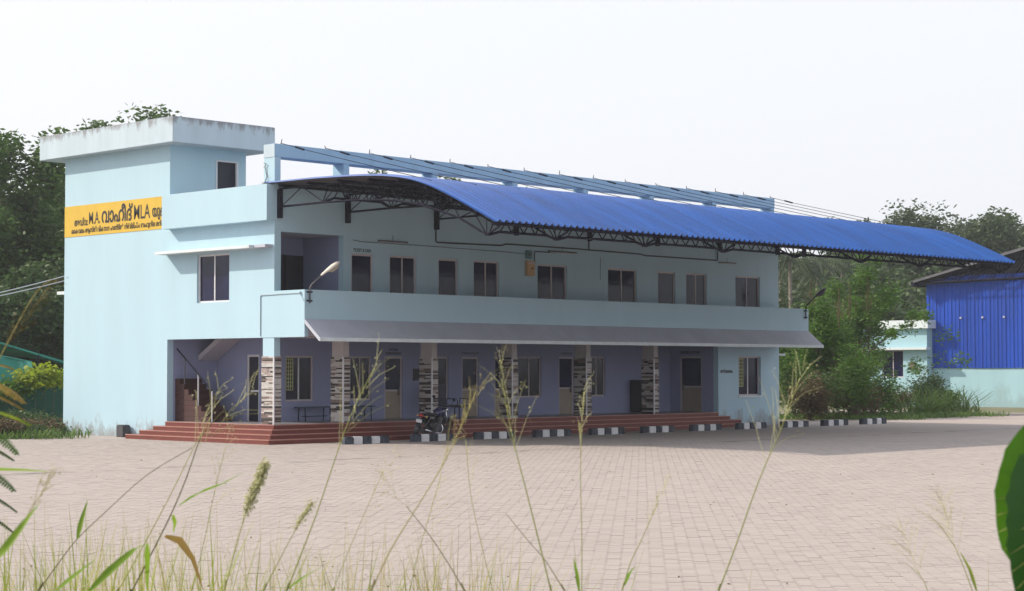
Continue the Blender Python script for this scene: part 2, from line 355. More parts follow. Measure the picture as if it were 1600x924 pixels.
# ------------------------------------------------------------------ ground
def build_ground():
    q = MB(); n = 24; S = 480
    q.add([(-S, -S, -.12), (S, -S, -.12), (S, S, -.12), (-S, S, -.12)], [(0, 1, 2, 3)])
    tag(q.build('ground', 'ground_soil'), kind='structure')
    # paved yard: a sheet (bed of the pavers near the camera, plain paving material beyond)
    y = MB(); y.box(-60, 48, -70, 12.0, -.115, -.0065)
    yard = tag(y.build('paved_yard', 'yard_bed'), kind='structure')
    ax = YAW - R(4); U = Vector((math.cos(ax), math.sin(ax), 0)); W = Vector((math.sin(ax), -math.cos(ax), 0))  # U along the rows, away from the camera
    L, p = .225, .16; e = .0905; w = .0680; g = .0038
    h = L / 2 - g
    out = [(-h, -e), (-.070, -e), (-.045, -w), (.045, -w), (.070, -e), (h, -e), (h, e), (.070, e), (.045, w), (-.045, w), (-.070, e), (-h, e)]
    out = np.array([(a, b * .995) for a, b in out])
    o0 = np.array([CAM.x, CAM.y]); u2 = np.array([U.x, U.y]); w2 = np.array([W.x, W.y])
    rows = np.arange(int(15.5 / L), int(57 / L)); cols = np.arange(-135, 132)
    gi, gj = np.meshgrid(rows, cols, indexing='ij')
    du = gi * L + (gj % 2) * L / 2; dw = gj * p
    C = o0 + du[..., None] * u2 + dw[..., None] * w2; C = C.reshape(-1, 2)
    rel = C - o0; fw = np.array([FW.x, FW.y]); rt = np.array([RT.x, RT.y]); dep = rel @ fw; lat = rel @ rt
    keep = (np.abs(lat) < dep * .2765 + 4) & (dep > 16.2) & (dep < 57)
    # not under the building, its steps or the kerb
    inb = (C[:, 0] > -1.1) & (C[:, 1] > -1.15) & (C[:, 0] < 25)
    keep &= ~inb & (C[:, 0] > -60) & (C[:, 1] < 11.8)
    C = C[keep]; dep = dep[keep]; lat = lat[keep]
    rng = np.random.default_rng(3)
    vis = np.abs(lat) < dep * .272
    order = np.argsort(np.where(vis & (dep > 17.6), dep, 1e3)); near = order[:300]; rest = np.setdiff1d(np.arange(len(C)), near)
    # separate pavers share four slightly different meshes
    meshes = []
    for k in range(4):
        m_ = MB(); tilt = rng.normal(0, .0025, 2)
        vs = [(a * U.x + b * W.x, a * U.y + b * W.y, tilt[0] * a + tilt[1] * b) for a, b in out] + [(a * U.x + b * W.x, a * U.y + b * W.y, -.045) for a, b in out]
        m_.add(vs, [tuple(range(12))] + [(i, (i + 1) % 12, 12 + (i + 1) % 12, 12 + i) for i in range(12)], 0, k / 3)
        meshes.append(m_.mesh('paver', 'paver'))
    for i in near:
        o = bpy.data.objects.new('paver', meshes[int(rng.integers(4))]); col.objects.link(o); o.parent = yard
        o.location = (C[i, 0], C[i, 1], rng.normal(0, .0010))
    K = len(rest); top = np.empty((K, 12, 3)); tl = rng.normal(0, .0025, (K, 2)); hz = rng.normal(0, .0010, K)
    xy = out[:, :1] * u2 + out[:, 1:] * w2
    top[:, :, :2] = C[rest][:, None, :] + xy[None]; top[:, :, 2] = hz[:, None] + tl[:, :1] * out[None, :, 0] + tl[:, 1:] * out[None, :, 1]
    bot = top.copy(); bot[:, :, 2] = -.03
    V = np.concatenate([top, bot], 1).reshape(-1, 3)
    base = (np.arange(K) * 24)[:, None]
    tops = base + np.arange(12)[None]
    i = np.arange(12); quads = np.stack([i, (i + 1) % 12, 12 + (i + 1) % 12, 12 + i], 1)
    sides = (base[:, :, None] + quads[None]).reshape(-1, 4)
    me = bpy.data.meshes.new('paver_field'); nl = K * 12 + len(sides) * 4
    me.vertices.add(len(V)); me.vertices.foreach_set('co', V.ravel()); me.loops.add(nl)
    me.loops.foreach_set('vertex_index', np.concatenate([tops.ravel(), sides.ravel()]))
    me.polygons.add(K + len(sides))
    ls = np.concatenate([np.arange(K) * 12, K * 12 + np.arange(len(sides)) * 4]); me.polygons.foreach_set('loop_start', ls)
    me.update(calc_edges=True); me.validate(); me.polygons.foreach_set('use_smooth', np.zeros(len(me.polygons), dtype=bool))
    tn = rng.random(K); at = me.attributes.new('tint', 'FLOAT', 'FACE'); at.data.foreach_set('value', np.concatenate([tn, np.repeat(tn, 12)]).astype(np.float32))
    me.materials.append(MATS['paver'])
    tag(link('paver_field', me, yard), kind='stuff')
    # paving seen too far off, or outside the frame, to tell the pavers apart
    q = MB(); ov = .0
    def fr(d, s, k=.2765, m=4): return CAM.x + FW.x * d + RT.x * s * (d * k + m), CAM.y + FW.y * d + RT.y * s * (d * k + m)
    z = -.006
    n1, n2 = fr(46.9, -1), fr(46.9, 1); c1, c2 = fr(16.3, -1), fr(16.3, 1)
    def far_pt(d, lat): return (CAM.x + FW.x * d + RT.x * lat, CAM.y + FW.y * d + RT.y * lat, z)
    A, B = (*n1, z), (*n2, z)
    q.add([A, B, far_pt(46.9, 40), far_pt(84, 40), far_pt(84, -6), far_pt(64, -14.8), far_pt(55, -13.2), far_pt(54.5, -22), far_pt(46.9, -22)], [(0, 1, 2, 3, 4, 5, 6, 7, 8)])
    q.add([(*c1, z), A, far_pt(46.9, -22), far_pt(16.3, -22)], [(0, 1, 2, 3)])
    q.add([(*c2, z), far_pt(16.3, 40), far_pt(46.9, 40), B], [(0, 1, 2, 3)])
    link_o = q.build('paving_beyond', 'paver_far', yard)
    # the grassy bank the picture was taken from
    q = MB(); prof = [(-14, .42), (-4, .50), (2, .50), (6, .42), (10, .20), (13, .0), (15.5, -.05)]
    nl = 40
    vs = []; fs = []
    for i, (d, zz) in enumerate(prof):
        for j in range(nl + 1):
            la = -22 + 44 * j / nl
            b = GV(800, d, zz + (.04 * math.sin(la * 1.7 + d) + .03 * math.sin(la * .6)) * (zz > 0)) + RT * la; vs.append((b.x, b.y, b.z))
            if i and j: o = i * (nl + 1) + j; fs.append((o - nl - 2, o - nl - 1, o, o - 1))
    q.add(vs, fs); tag(q.build('grass_bank', 'bank_soil', smooth=True), kind='structure')
    return yard
yard = build_ground()

# ------------------------------------------------------------------ the two-storey building
LX = 24.73; YE = 11.05; FZ = .52; F1 = 3.50; YV = 2.3
COLS = [0, 2.64, 6.30, 9.93, 13.58, 17.19]
bld = thing('station_building', 'two-storey pale blue concrete building with long balcony and tiled ground-floor columns', 'building', (12, 5, 0))

def window(parent, axis, pos, a, b, z0, z1, sgn=1, frame='frame_pale', glass='glass_dark', grille=False, recess=.06, name='window'):
    """sliding window set into an opening: frame mesh, two panes, mullion; axis = plane normal"""
    def bx(q, u0, u1, t0, t1, c, d):
        if axis == 'y': q.box(u0, u1, pos + t0 * sgn, pos + t1 * sgn, c, d)
        else: q.box(pos + t0 * sgn, pos + t1 * sgn, u0, u1, c, d)
    t = .055; q = MB(); d0, d1 = recess, recess + .06
    bx(q, a, a + t, d0, d1, z0, z1); bx(q, b - t, b, d0, d1, z0, z1); bx(q, a + t, b - t, d0, d1, z1 - t, z1); bx(q, a + t, b - t, d0, d1, z0, z0 + t)
    w = q.build(name, frame, parent)
    m = (a + b) / 2
    q = MB(); bx(q, m - .025, m + .025, d0 + .004, d1 - .004, z0 + t, z1 - t); q.build('mullion', frame if not grille else 'frame_white', w)
    for u0, u1, dd in ((a + t, m - .025, .022), (m + .025, b - t, .036)):
        q = MB(); bx(q, u0, u1, d0 + dd, d0 + dd + .008, z0 + t, z1 - t); q.build('pane', glass, w)
    if grille:
        q = MB(); g0, g1 = a + t + .01, a + t + (b - a) * .24
        for k in range(4): u = g0 + (g1 - g0) * k / 3; bx(q, u - .012, u + .012, d0 - .012, d0 + .012, z0 + .35, z1 - t)
        for k in range(9): z = z0 + .35 + (z1 - t - z0 - .4) * k / 8; bx(q, g0, g1, d0 - .016, d0 + .008, z - .012, z + .012)
        q.build('grille', 'grille', w)
    return w
def door(parent, axis, pos, a, b, z0, z1, sgn=1, frame='frame_pale', panel='door_tan', glass='glass_blue', split=.44, recess=.06, handle=True):
    def bx(q, u0, u1, t0, t1, c, d):
        if axis == 'y': q.box(u0, u1, pos + t0 * sgn, pos + t1 * sgn, c, d)
        else: q.box(pos + t0 * sgn, pos + t1 * sgn, u0, u1, c, d)
    t = .065; d0, d1 = recess, recess + .07; q = MB()
    bx(q, a, a + t, d0, d1, z0, z1); bx(q, b - t, b, d0, d1, z0, z1); bx(q, a + t, b - t, d0, d1, z1 - t, z1)
    d = q.build('door', frame, parent); zs = z0 + (z1 - z0) * split
    q = MB(); bx(q, a + t, b - t, d0 + .02, d0 + .05, z0 + .01, zs); q.build('lower_panel', panel, d)
    q = MB(); bx(q, a + t, b - t, d0 + .01, d0 + .055, zs, zs + .06); q.build('rail', frame, d)
    q = MB(); bx(q, a + t, b - t, d0 + .028, d0 + .040, zs + .06, z1 - t); q.build('pane', glass, d)
    if handle: q = MB(); bx(q, b - t - .10, b - t - .06, d0 - .03, d0 + .02, zs - .12, zs + .12); q.build('handle', 'steel_grey', d)
    return d

UPWIN = [(4.51, 5.64, 0), (8.15, 9.32, 0), (11.15, 12.61, 0), (14.72, 16.27, 0), (19.05, 20.25, 0), (22.0, 23.52, 0)]
UPDOOR = [(2.95, 3.85), (6.58, 7.46), (17.44, 18.42)]
def build_shell():
    b = bld; T = .23
    ops = [(x0, x1, 4.12, 5.63) for x0, x1, _ in UPWIN] + [(x0, x1, F1, 5.63) for x0, x1 in UPDOOR] + [(.24, 2.64, F1, 6.14)]
    wall_mb('y', 0, T, .0, LX, F1, 7.50, ops).build('upper_front_wall', 'wall_paint', b)
    # end wall facing the yard's left: window, stair opening; the part behind x = T is inner
    q = wall_mb('x', -.003, T, -.002, YE, -.1, 6.60, [(2.13, 3.73, 4.14, 5.60), (.59, 5.24, FZ, 3.05), (-.01, .59, -.1, 3.05)])
    q.build('end_wall', 'wall_paint', b)
    wall_mb('x', LX, -T, .002, YE, -.1, 7.50).build('far_end_wall', 'wall_paint', b)
    wall_mb('y', YE, -T, T, LX - T, -.1, 7.4).build('back_wall', 'wall_paint', b)
    part_box('roof_slab', b, 'concrete', T, LX - T, T, YE - T, 6.45, 6.62)
    part_box('upper_floor', b, 'soffit_paint', T + .004, LX - T, T, YE - T, 3.22, F1)
    # ground-floor inner walls
    gw = [(2.29, 3.41, 1.14, 2.54), (4.91, 5.81, 1.14, 2.54), (8.30, 9.25, 1.14, 2.54), (12.62, 13.79, 1.14, 2.56), (16.30, 17.20, 1.14, 2.58)]
    gd = [(6.38, 7.17, FZ, 2.54), (9.88, 10.67, FZ, 2.54), (11.45, 12.25, FZ, 2.54), (14.70, 15.50, FZ, 2.56)]
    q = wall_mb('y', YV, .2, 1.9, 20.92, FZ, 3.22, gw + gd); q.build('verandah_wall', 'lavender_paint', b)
    for x0, x1, z0, z1 in gw: window(b, 'y', YV, x0, x1, z0, z1, recess=.05, frame='frame_pale', grille=x0 < 3)
    for x0, x1, z0, z1 in gd: door(b, 'y', YV, x0, x1, z0, z1, recess=.04)
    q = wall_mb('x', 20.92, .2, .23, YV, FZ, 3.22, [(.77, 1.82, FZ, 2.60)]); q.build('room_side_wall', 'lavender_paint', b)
    door(b, 'x', 20.92, .77, 1.82, FZ, 2.60, glass='glass_blue', recess=.03)
    q = wall_mb('y', -.001, T, 20.92, LX - .002, -.1, 3.05, [(22.17, 23.56, 1.12, 2.60)]); q.build('corner_room_wall', 'wall_paint', b)
    window(b, 'y', 0, 22.17, 23.56, 1.12, 2.60, frame='frame_pale', grille=True, recess=.10)
    part_box('window_sill', b, 'ledge_paint', 22.12, 23.61, -.045, .02, 1.06, 1.117)
    # stair hall
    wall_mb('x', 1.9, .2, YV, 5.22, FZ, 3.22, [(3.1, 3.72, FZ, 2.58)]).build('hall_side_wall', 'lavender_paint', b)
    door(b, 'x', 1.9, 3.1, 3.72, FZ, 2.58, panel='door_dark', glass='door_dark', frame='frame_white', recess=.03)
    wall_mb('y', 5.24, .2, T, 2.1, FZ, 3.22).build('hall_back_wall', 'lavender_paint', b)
    # upper windows and doors
    for x0, x1, _ in UPWIN: window(b, 'y', 0, x0, x1, 4.12, 5.63, recess=.05)
    for x0, x1 in UPDOOR: door(b, 'y', 0, x0, x1, F1, 5.63, split=.40, recess=.05, glass='glass_dark')
    window(b, 'x', 0, 2.13, 3.73, 4.14, 5.60, recess=.06, frame='frame_white')
    # loggia behind the balcony's left end
    wall_mb('x', 2.64, .2, T, 1.9, F1, 6.14).build('loggia_side_wall', 'lavender_paint', b)
    wall_mb('y', 1.9, .2, T, 2.84, F1, 6.14).build('loggia_back_wall', 'lavender_paint', b)
    part_box('loggia_ceiling', b, 'soffit_paint', T, 2.84, T, 1.9, 6.142, 6.24)
    q = MB(); q.box(1.2, 2.60, 1.84, 1.895, F1, 5.60); dd = q.build('door', 'door_dark', b)  # dark panel in place of the unlit open doorway
    q = MB(); q.box(1.85, 1.90, 1.825, 1.838, F1, 5.60); q.build('stile', 'steel_dark', dd)
build_shell()

def build_balcony():
    b = bld; y0 = -1.38
    # side end walls run down to the beam soffit
    part_box('balcony_end', b, 'wall_paint', -.006, .14, y0, -.006, 3.05, 4.40)
    part_box('balcony_end', b, 'wall_paint', LX - .14, LX + .006, y0, -.006, 3.05, 4.40)
    part_box('balcony_parapet', b, 'wall_paint', .142, LX - .142, y0 - .002, y0 + .12, 3.36, 4.402)
    part_box('balcony_floor', b, 'soffit_paint', .142, LX - .142, y0 + .122, -.003, 3.10, F1)
    # sloping sunshade hung from the parapet foot
    q = MB(); q.prism([(y0 - .006, 3.56), (y0 - .006, 3.43), (-2.02, 2.925), (-2.06, 2.925), (-2.06, 3.02)], 'x', -.004, LX + .004)
    q.build('sloping_sunshade', 'chajja_paint', b)
    q = MB(); q.box(-.006, LX + .006, -2.068, -2.0605, 2.92, 3.025); q.build('sunshade_lip', 'ledge_paint', b)
    part_box('beam', b, 'soffit_paint', .25, 20.9, .01, .45, 3.05, 3.215)
build_balcony()

# columns with split-stone strip tiles
def build_columns():
    rng = random.Random(5)
    names = ['stone_white', 'stone_pink', 'stone_brown', 'stone_black']
    for k, x in enumerate(COLS):
        q = MB(); x1 = x + .25
        q.box(x + .012, x1 - .012, .012, .53, FZ, 3.05)
        c = q.build('column', 'wall_paint' if k == 0 else 'cream_column', bld)
        q = MB(); z = FZ + .01
        while z < 2.50:
            hgt = rng.choice([.036, .046, .062]); dom = rng.choices([0, 1, 2, 3], [.42, .14, .22, .22])[0]
            for face in range(4):
                u = 0; full = .55 if face in (0, 2) else .25
                full_ = full
                while u < full_ - .02:
                    l = min(rng.uniform(.14, .42), full_ - u)
                    if full_ - u - l < .06: l = full_ - u
                    mi = dom if rng.random() < .66 else rng.choices([0, 1, 2, 3], [.4, .2, .2, .2])[0]; pr = rng.uniform(.012, .032)
                    if face == 0: q.box(x - pr, x + .012, u, u + l, z, z + hgt - .003, mi)
                    elif face == 1: q.box(x + u, x + u + l, -pr, .012, z, z + hgt - .003, mi)
                    elif face == 2: q.box(x1 - .012, x1 + pr, u, u + l, z, z + hgt - .003, mi)
                    else: q.box(x + u, x + u + l, .53, .53 + pr, z, z + hgt - .003, mi)
                    u += l + .002
            z += hgt
        tag(q.build('stone_cladding', names, c), kind='stuff')
        q = MB(); q.box(x - .036, x + .004, -.036, .004, FZ + .004, 2.50); q.build('corner_bead', 'frame_white', c)
build_columns()

# red steps wrapped round the verandah floor
def build_steps():
    for k in range(4):
        off = .9 - .3 * k; z0 = -.1 if k == 0 else .13 * k + .0; z1 = .13 * (k + 1) - (.0 if k < 3 else .0)
        if k == 3:
            poly = [(-.02, -.02), (20.94, -.02), (20.94, YV), (1.9, YV), (1.9, 5.24), (-.02, 5.24)]
            q = MB(); q.prism([(-.02, -.02), (20.915, -.02), (20.915, YV + .1), (1.95, YV + .1), (1.95, 5.3), (-.02, 5.3)], 'z', -.1, FZ - .004); q.build('verandah_base', 'red_oxide', bld)
            q = MB(); q.prism([(.02, .02), (20.91, .02), (20.91, YV - .001), (1.897, YV - .001), (1.897, 5.235), (.02, 5.235)], 'z', FZ - .003, FZ + .004); q.build('verandah_floor', 'floor_tile', bld)
        else:
            xr = 20.92 + off; yl = 5.24 + off
            q = MB(); q.prism([(-off, -off), (xr, -off), (xr, -.004), (-.024, -.004), (-.024, yl), (-off, yl)], 'z', z0, z1)
            st = q.build('step', 'red_oxide', bld)
        xr = 20.92 + off if k < 3 else 20.91; yl = 5.24 + off if k < 3 else 5.29; o2 = off if k < 3 else .02
        q = MB(); n = .012
        q.box(-o2 - n, xr + (n if k < 3 else 0), -o2 - n, -o2 + .02, z1 - .022, z1 + .004)
        q.box(-o2 - n, -o2 + .02, -o2 + .021, yl, z1 - .022, z1 + .004)
        q.build('step_nosing', 'nosing', st if k < 3 else bld)
build_steps()

def build_stairs():
    q = MB(); n = 8
    for i in range(n):
        y0 = 3.45 + i * .22; q.box(.3, 1.15, y0, 5.23, FZ + .165 * i + .005, FZ + .165 * (i + 1))
    q.build('stair_flight', 'stair_red_shaded', bld)
    q = MB(); q.prism([(5.2, 2.40), (5.2, 2.57), (4.05, 3.22), (3.7, 3.22)], 'x', 1.15, 1.88); q.build('upper_flight', 'soffit_paint', bld)
    r = MB(); r.tube([(.34, 3.40, FZ + .95), (.34, 5.2, FZ + 2.25)], .025, 6); rail = r.build('handrail', 'steel_dark', bld)
    for y, zt in ((3.40, .95), (4.1, 1.45), (4.8, 1.95)):
        p = MB(); p.tube([(.34, y, FZ if y < 3.45 else FZ + .165 * int((y - 3.45) / .22 + 1)), (.34, y, FZ + zt)], .02, 6); p.build('baluster', 'frame_white' if y < 4.5 else 'steel_grey', rail)
build_stairs()

def build_tower():
    b = bld; x1 = 2.95; y0 = 5.16; T = .2
    wall_mb('x', -.0, T, y0, YE, 6.602, 9.14).build('tower_side_wall', 'wall_paint', b)
    wall_mb('y', y0, T, T, x1, 6.602, 9.14, [(1.75, 2.63, 6.65, 8.77)]).build('tower_front_wall', 'wall_paint', b)
    wall_mb('x', x1, -T, y0 + T, YE, 6.602, 9.14).build('tower_right_wall', 'wall_paint', b)
    wall_mb('y', YE, -T, T, x1 - T, 6.602, 9.14).build('tower_back_wall', 'wall_paint', b)
    q = MB(); q.bevbox(-.40, 3.58, 4.46, 12.0, 9.10, 9.90, .015); q.build('tower_roof', 'slab_paint', b)
    q = MB(); t = .05
    q.box(1.75, 1.80, 5.13, 5.20, 6.65, 8.77); q.box(2.58, 2.63, 5.13, 5.20, 6.65, 8.77); q.box(1.80, 2.58, 5.13, 5.20, 8.72, 8.77)
    d = q.build('door', 'frame_white', b)
    q = MB(); q.box(1.80, 2.58, 5.22, 5.25, 6.65, 8.72); q.build('shaded_opening', 'door_dark', d)  # dark sheet across the open doorway, coloured as its shaded inside
    q = MB(); q.box(2.50, 2.53, 5.06, 5.129, 6.7, 8.70); q.build('open_leaf', 'frame_white', d)
    # terrace parapet over the end wall
    part_box('terrace_parapet', b, 'wall_paint', -.30, .10, -.012, y0 - .005, 6.45, 7.50)
    part_box('terrace_parapet', b, 'wall_paint', .102, LX, .232, .50, 6.62, 7.48)
    # thin sunshades
    part_box('sunshade', b, 'ledge_paint', -.46, -.004, .60, 5.30, 5.66, 5.745)
    part_box('sunshade', b, 'chajja_paint', -.30, -.004, .06, .597, 5.67, 5.755)
    part_box('sunshade', b, 'ledge_paint', .0, 3.0, YE + .001, YE + .45, 4.62, 4.72)
    part_box('sunshade', b, 'ledge_paint', LX + .007, LX + .50, .05, 3.0, 2.64, 2.72)
    # open frame along the roof edge
    PX = [0, 2.64, 6.33, 9.98, 13.48, 17.02, 20.64, 24.27]
    for x in PX: part_box('frame_post', b, 'beam_paint' if x else 'wall_paint', x, x + .22, .004, .50, 7.48, 8.308)
    q = MB(); q.bevbox(-.004, 24.52, 0, .504, 8.31, 8.70, .012); q.build('frame_beam', 'beam_paint', b)
    q = MB(); q.box(-.012, -.0042, .0, .504, 8.31, 8.69); q.build('beam_end', 'slab_paint', b)
    # rods left sticking out of the beam
    rng = random.Random(2)
    for i in range(15):
        q = MB(); x = .3 + i * 1.72; q.tube([(x, .1, 8.69), (x + rng.uniform(-.05, .05), .1, 8.80 + rng.random() * .06)], .012, 5); q.build('rebar_stub', 'steel_dark', b)
build_tower()

# painted yellow sign band on the end wall
def build_sign():
    q = MB(); q.box(-.014, -.0035, 5.16, 11.045, 6.50, 7.515)
    s = q.build('sign_band', 'yellow_paint', bld)
    uy = (0, -1, 0); x = -.017
    lettering('അഡ്വ:', (x, 10.45, 6.84), uy, .78, .27, s, bold=.024)
    lettering('M.A.', (x, 9.60, 6.86), uy, .64, .40, s, bold=.014)
    lettering('വാഹീദ്', (x, 8.86, 6.86), uy, 1.72, .56, s, bold=.024)
    lettering('MLA', (x, 7.06, 6.88), uy, .88, .45, s, bold=.014)
    lettering('യുെട', (x, 6.06, 6.80), uy, .80, .38, s, bold=.024)
    lettering('ൈകവലം ആസ്തി വികസന ഫണ്ടിൽ നിർമ്മിച്ച ബഹുനില മന്ദിരം', (x, 10.62, 6.555), uy, 5.36, .235, s, bold=.02)
build_sign()
def door_text():
    lettering('TICKET & CASH', (3.02, -.004, 5.68), (1, 0, 0), .72, .10, bld, bold=.02)
    lettering('അന്വേഷണം', (21.05, -.006, 1.98), (1, 0, 0), .74, .15, bld, bold=.03)
    for x, w, t in ((6.55, .40, 'STATION'), (6.42, .68, 'SUPERINTENDENT')):
        lettering(t, (x, YV - .004, 2.72 if t == 'STATION' else 2.60), (1, 0, 0), w, .08, bld, bold=.02)
    lettering('STORE & ENQUIRY', (9.86, YV - .004, 2.62), (1, 0, 0), .82, .08, bld, bold=.02)
    lettering('OFFICE', (14.80, YV - .004, 2.64), (1, 0, 0), .6, .08, bld, bold=.02)
    lettering('REST ROOM', (11.55, YV - .004, 2.62), (1, 0, 0), .6, .08, bld, bold=.02)
    lettering('DRIVERS & STAFF', (20.916, 1.78, 2.70), (0, -1, 0), .92, .10, bld, bold=.02)
door_text()

# ------------------------------------------------------------------ curved blue canopy
CURVE = [(.42, 7.545), (-.44, 7.53), (-1.8, 7.52), (-3.26, 7.48), (-4.1, 7.44), (-4.85, 7.385), (-5.4, 7.315), (-5.87, 7.235), (-6.62, 7.02), (-7.35, 6.73), (-8.31, 6.29), (-9.12, 5.90)]
def zc(y):
    for (a, za), (b, zb) in zip(CURVE, CURVE[1:]):
        if b <= y <= a: t = (a - y) / (a - b); return za + (zb - za) * t
    return CURVE[0][1] if y > 0 else CURVE[-1][1]
def smooth_curve(n=30):
    ys = np.linspace(.42, -9.12, 240); zs = np.array([zc(y) for y in ys]); k = np.ones(17) / 17
    zz = np.convolve(np.pad(zs, 8, mode='edge'), k, 'valid'); zz[:9] = zs[:9]; zz[-9:] = zs[-9:] 
    i = np.linspace(0, 239, n).round().astype(int); return [(ys[j], zz[j]) for j in i]
def build_canopy():
    c = thing('bus_canopy', 'long curved canopy of ribbed bright blue metal sheets on dark steel trusses', 'canopy', (13, -4.5, 5.9))
    X0, X1 = -.16, 26.52; n = 27; w = (X1 - X0) / n
    cv = smooth_curve(); rp = w / 4; prof = []
    for k in range(4):
        for u, h in ((0, 0), (.50, 0), (.66, .065), (.80, .065)): prof.append((k * rp + u * rp, h))
    prof.append((w - .004, 0))
    q = MB(); nu = len(prof); vs = []; 
    nrm = []
    for i, (y, z) in enumerate(cv):
        a = cv[max(i - 1, 0)]; b = cv[min(i + 1, len(cv) - 1)]; d = Vector((0, b[0] - a[0], b[1] - a[1])).normalized(); nn = Vector((0, d.z, -d.y)); nrm.append(nn if nn.z > 0 else -nn)
    for layer, off in ((0, .0), (1, -.012)):
        vs = []; fs = []
        for i, (y, z) in enumerate(cv):
            for u, h in prof: p = Vector((u, y, z)) + nrm[i] * (h + off); vs.append(p)
            if i:
                for j in range(nu - 1): o = (i - 1) * nu + j; fs.append((o, o + 1, o + nu + 1, o + nu) if layer else (o, o + nu, o + nu + 1, o + 1))
        q.add(vs, fs, layer)
    # close the front edge
    me = q.mesh('roof_sheet', ['roof_blue', 'roof_under'])
    for k in range(n):
        o = bpy.data.objects.new('roof_sheet', me); col.objects.link(o); o.parent = c; o.matrix_parent_inverse = Matrix.Translation(-c.location)
        o.location = (X0 + k * w, 0, (.004 if k % 2 else 0))
    # purlins
    for y in (-.35, -1.6, -2.9, -4.2, -5.4, -6.5, -7.5, -8.4, -9.0):
        q = MB(); q.box(X0 + .03, X1 - .03, y - .03, y + .03, zc(y) - .135, zc(y) - .055); q.build('purlin', 'steel_dark', c)
    TX = [.14, 2.75, 6.44, 10.06, 13.70, 17.35, 20.95, 24.60, 26.35]
    chord = [(-.12, 6.85), (-2.04, 6.86), (-3.28, 6.83), (-4.21, 6.79), (-5.18, 6.70), (-6.02, 6.54), (-6.81, 6.33), (-7.54, 6.10), (-8.55, 5.60)]
    q = MB()
    top = [(y, zc(y) - .16) for y in np.linspace(-.05, -9.0, 19)]
    q.tube([(0, y, z) for y, z in top], .028, 5); q.tube([(0, y, z) for y, z in chord], .032, 5)
    q.tube([(0, -8.55, 5.60), (0, -9.02, zc(-9.02) - .15)], .03, 5)
    for i, (y, z) in enumerate(chord):
        if i: a = (chord[i - 1][0] + y) / 2; ya = a; q.tube([(0, chord[i - 1][0], chord[i - 1][1]), (0, ya, zc(ya) - .16)], .017, 4); q.tube([(0, ya, zc(ya) - .16), (0, y, z)], .017, 4)
        if i in (2, 4, 6, 8): q.tube([(0, y, z), (0, y, zc(y) - .16)], .015, 4)
    q.box(-.06, .06, -.14, -.004, 6.52, 7.36)                # wall post
    tm = q.mesh('truss', 'steel_dark')
    for x in TX:
        o = bpy.data.objects.new('truss', tm); col.objects.link(o); o.parent = c; o.matrix_parent_inverse = Matrix.Translation(-c.location); o.location = (x, 0, 0)
    # lattice girders running lengthwise between the trusses
    for y, dep in ((-8.62, .34), (-6.81, .36), (-4.21, .40), (-2.0, .40)):
        for a, b in zip(TX, TX[1:]):
            q = MB(); zt = zc(y) - .17; zb = zt - dep; zn = {-8.62: 5.60, -6.81: 6.33, -4.21: 6.79, -2.0: 6.86}[y]
            L = b - a; m = max(2, round(L / .62)); e = min(.42, L * .16)
            q.bar((a, y, zt), (b, y, zt), .05); q.bar((a + e, y, zb + .06), (b - e, y, zb + .06), .05)
            q.bar((a, y, zn), (a + e, y, zb + .06), .05); q.bar((b - e, y, zb + .06), (b, y, zn), .05)
            xs = [a + e + (L - 2 * e) * i / m for i in range(m + 1)]
            q.bar((a, y, zn), (a + e * .5, y, zt), .028); q.bar((b, y, zn), (b - e * .5, y, zt), .028)
            for i in range(m + 1):
                if i < m: q.bar((xs[i], y, zb + .06), ((xs[i] + xs[i + 1]) / 2, y, zt), .03); q.bar(((xs[i] + xs[i + 1]) / 2, y, zt), (xs[i + 1], y, zb + .06), .03)
            q.build('lattice_girder', 'steel_dark', c)
    # stay wires from the roof frame down to the sheets
    for i in range(15):
        x = .30 + 1.72 * i
        q = MB(); q.tube([(x, .1, 8.74), (x + .05, -.9, 8.47), (x + .1, -6.2, 7.20)], .009, 4)
        q.tube([(x + .02, -.55, 8.575), (x + .05, -.9, 8.47)], .03, 5); q.build('stay_wire', 'steel_dark', c)
    return c
canopy = build_canopy()

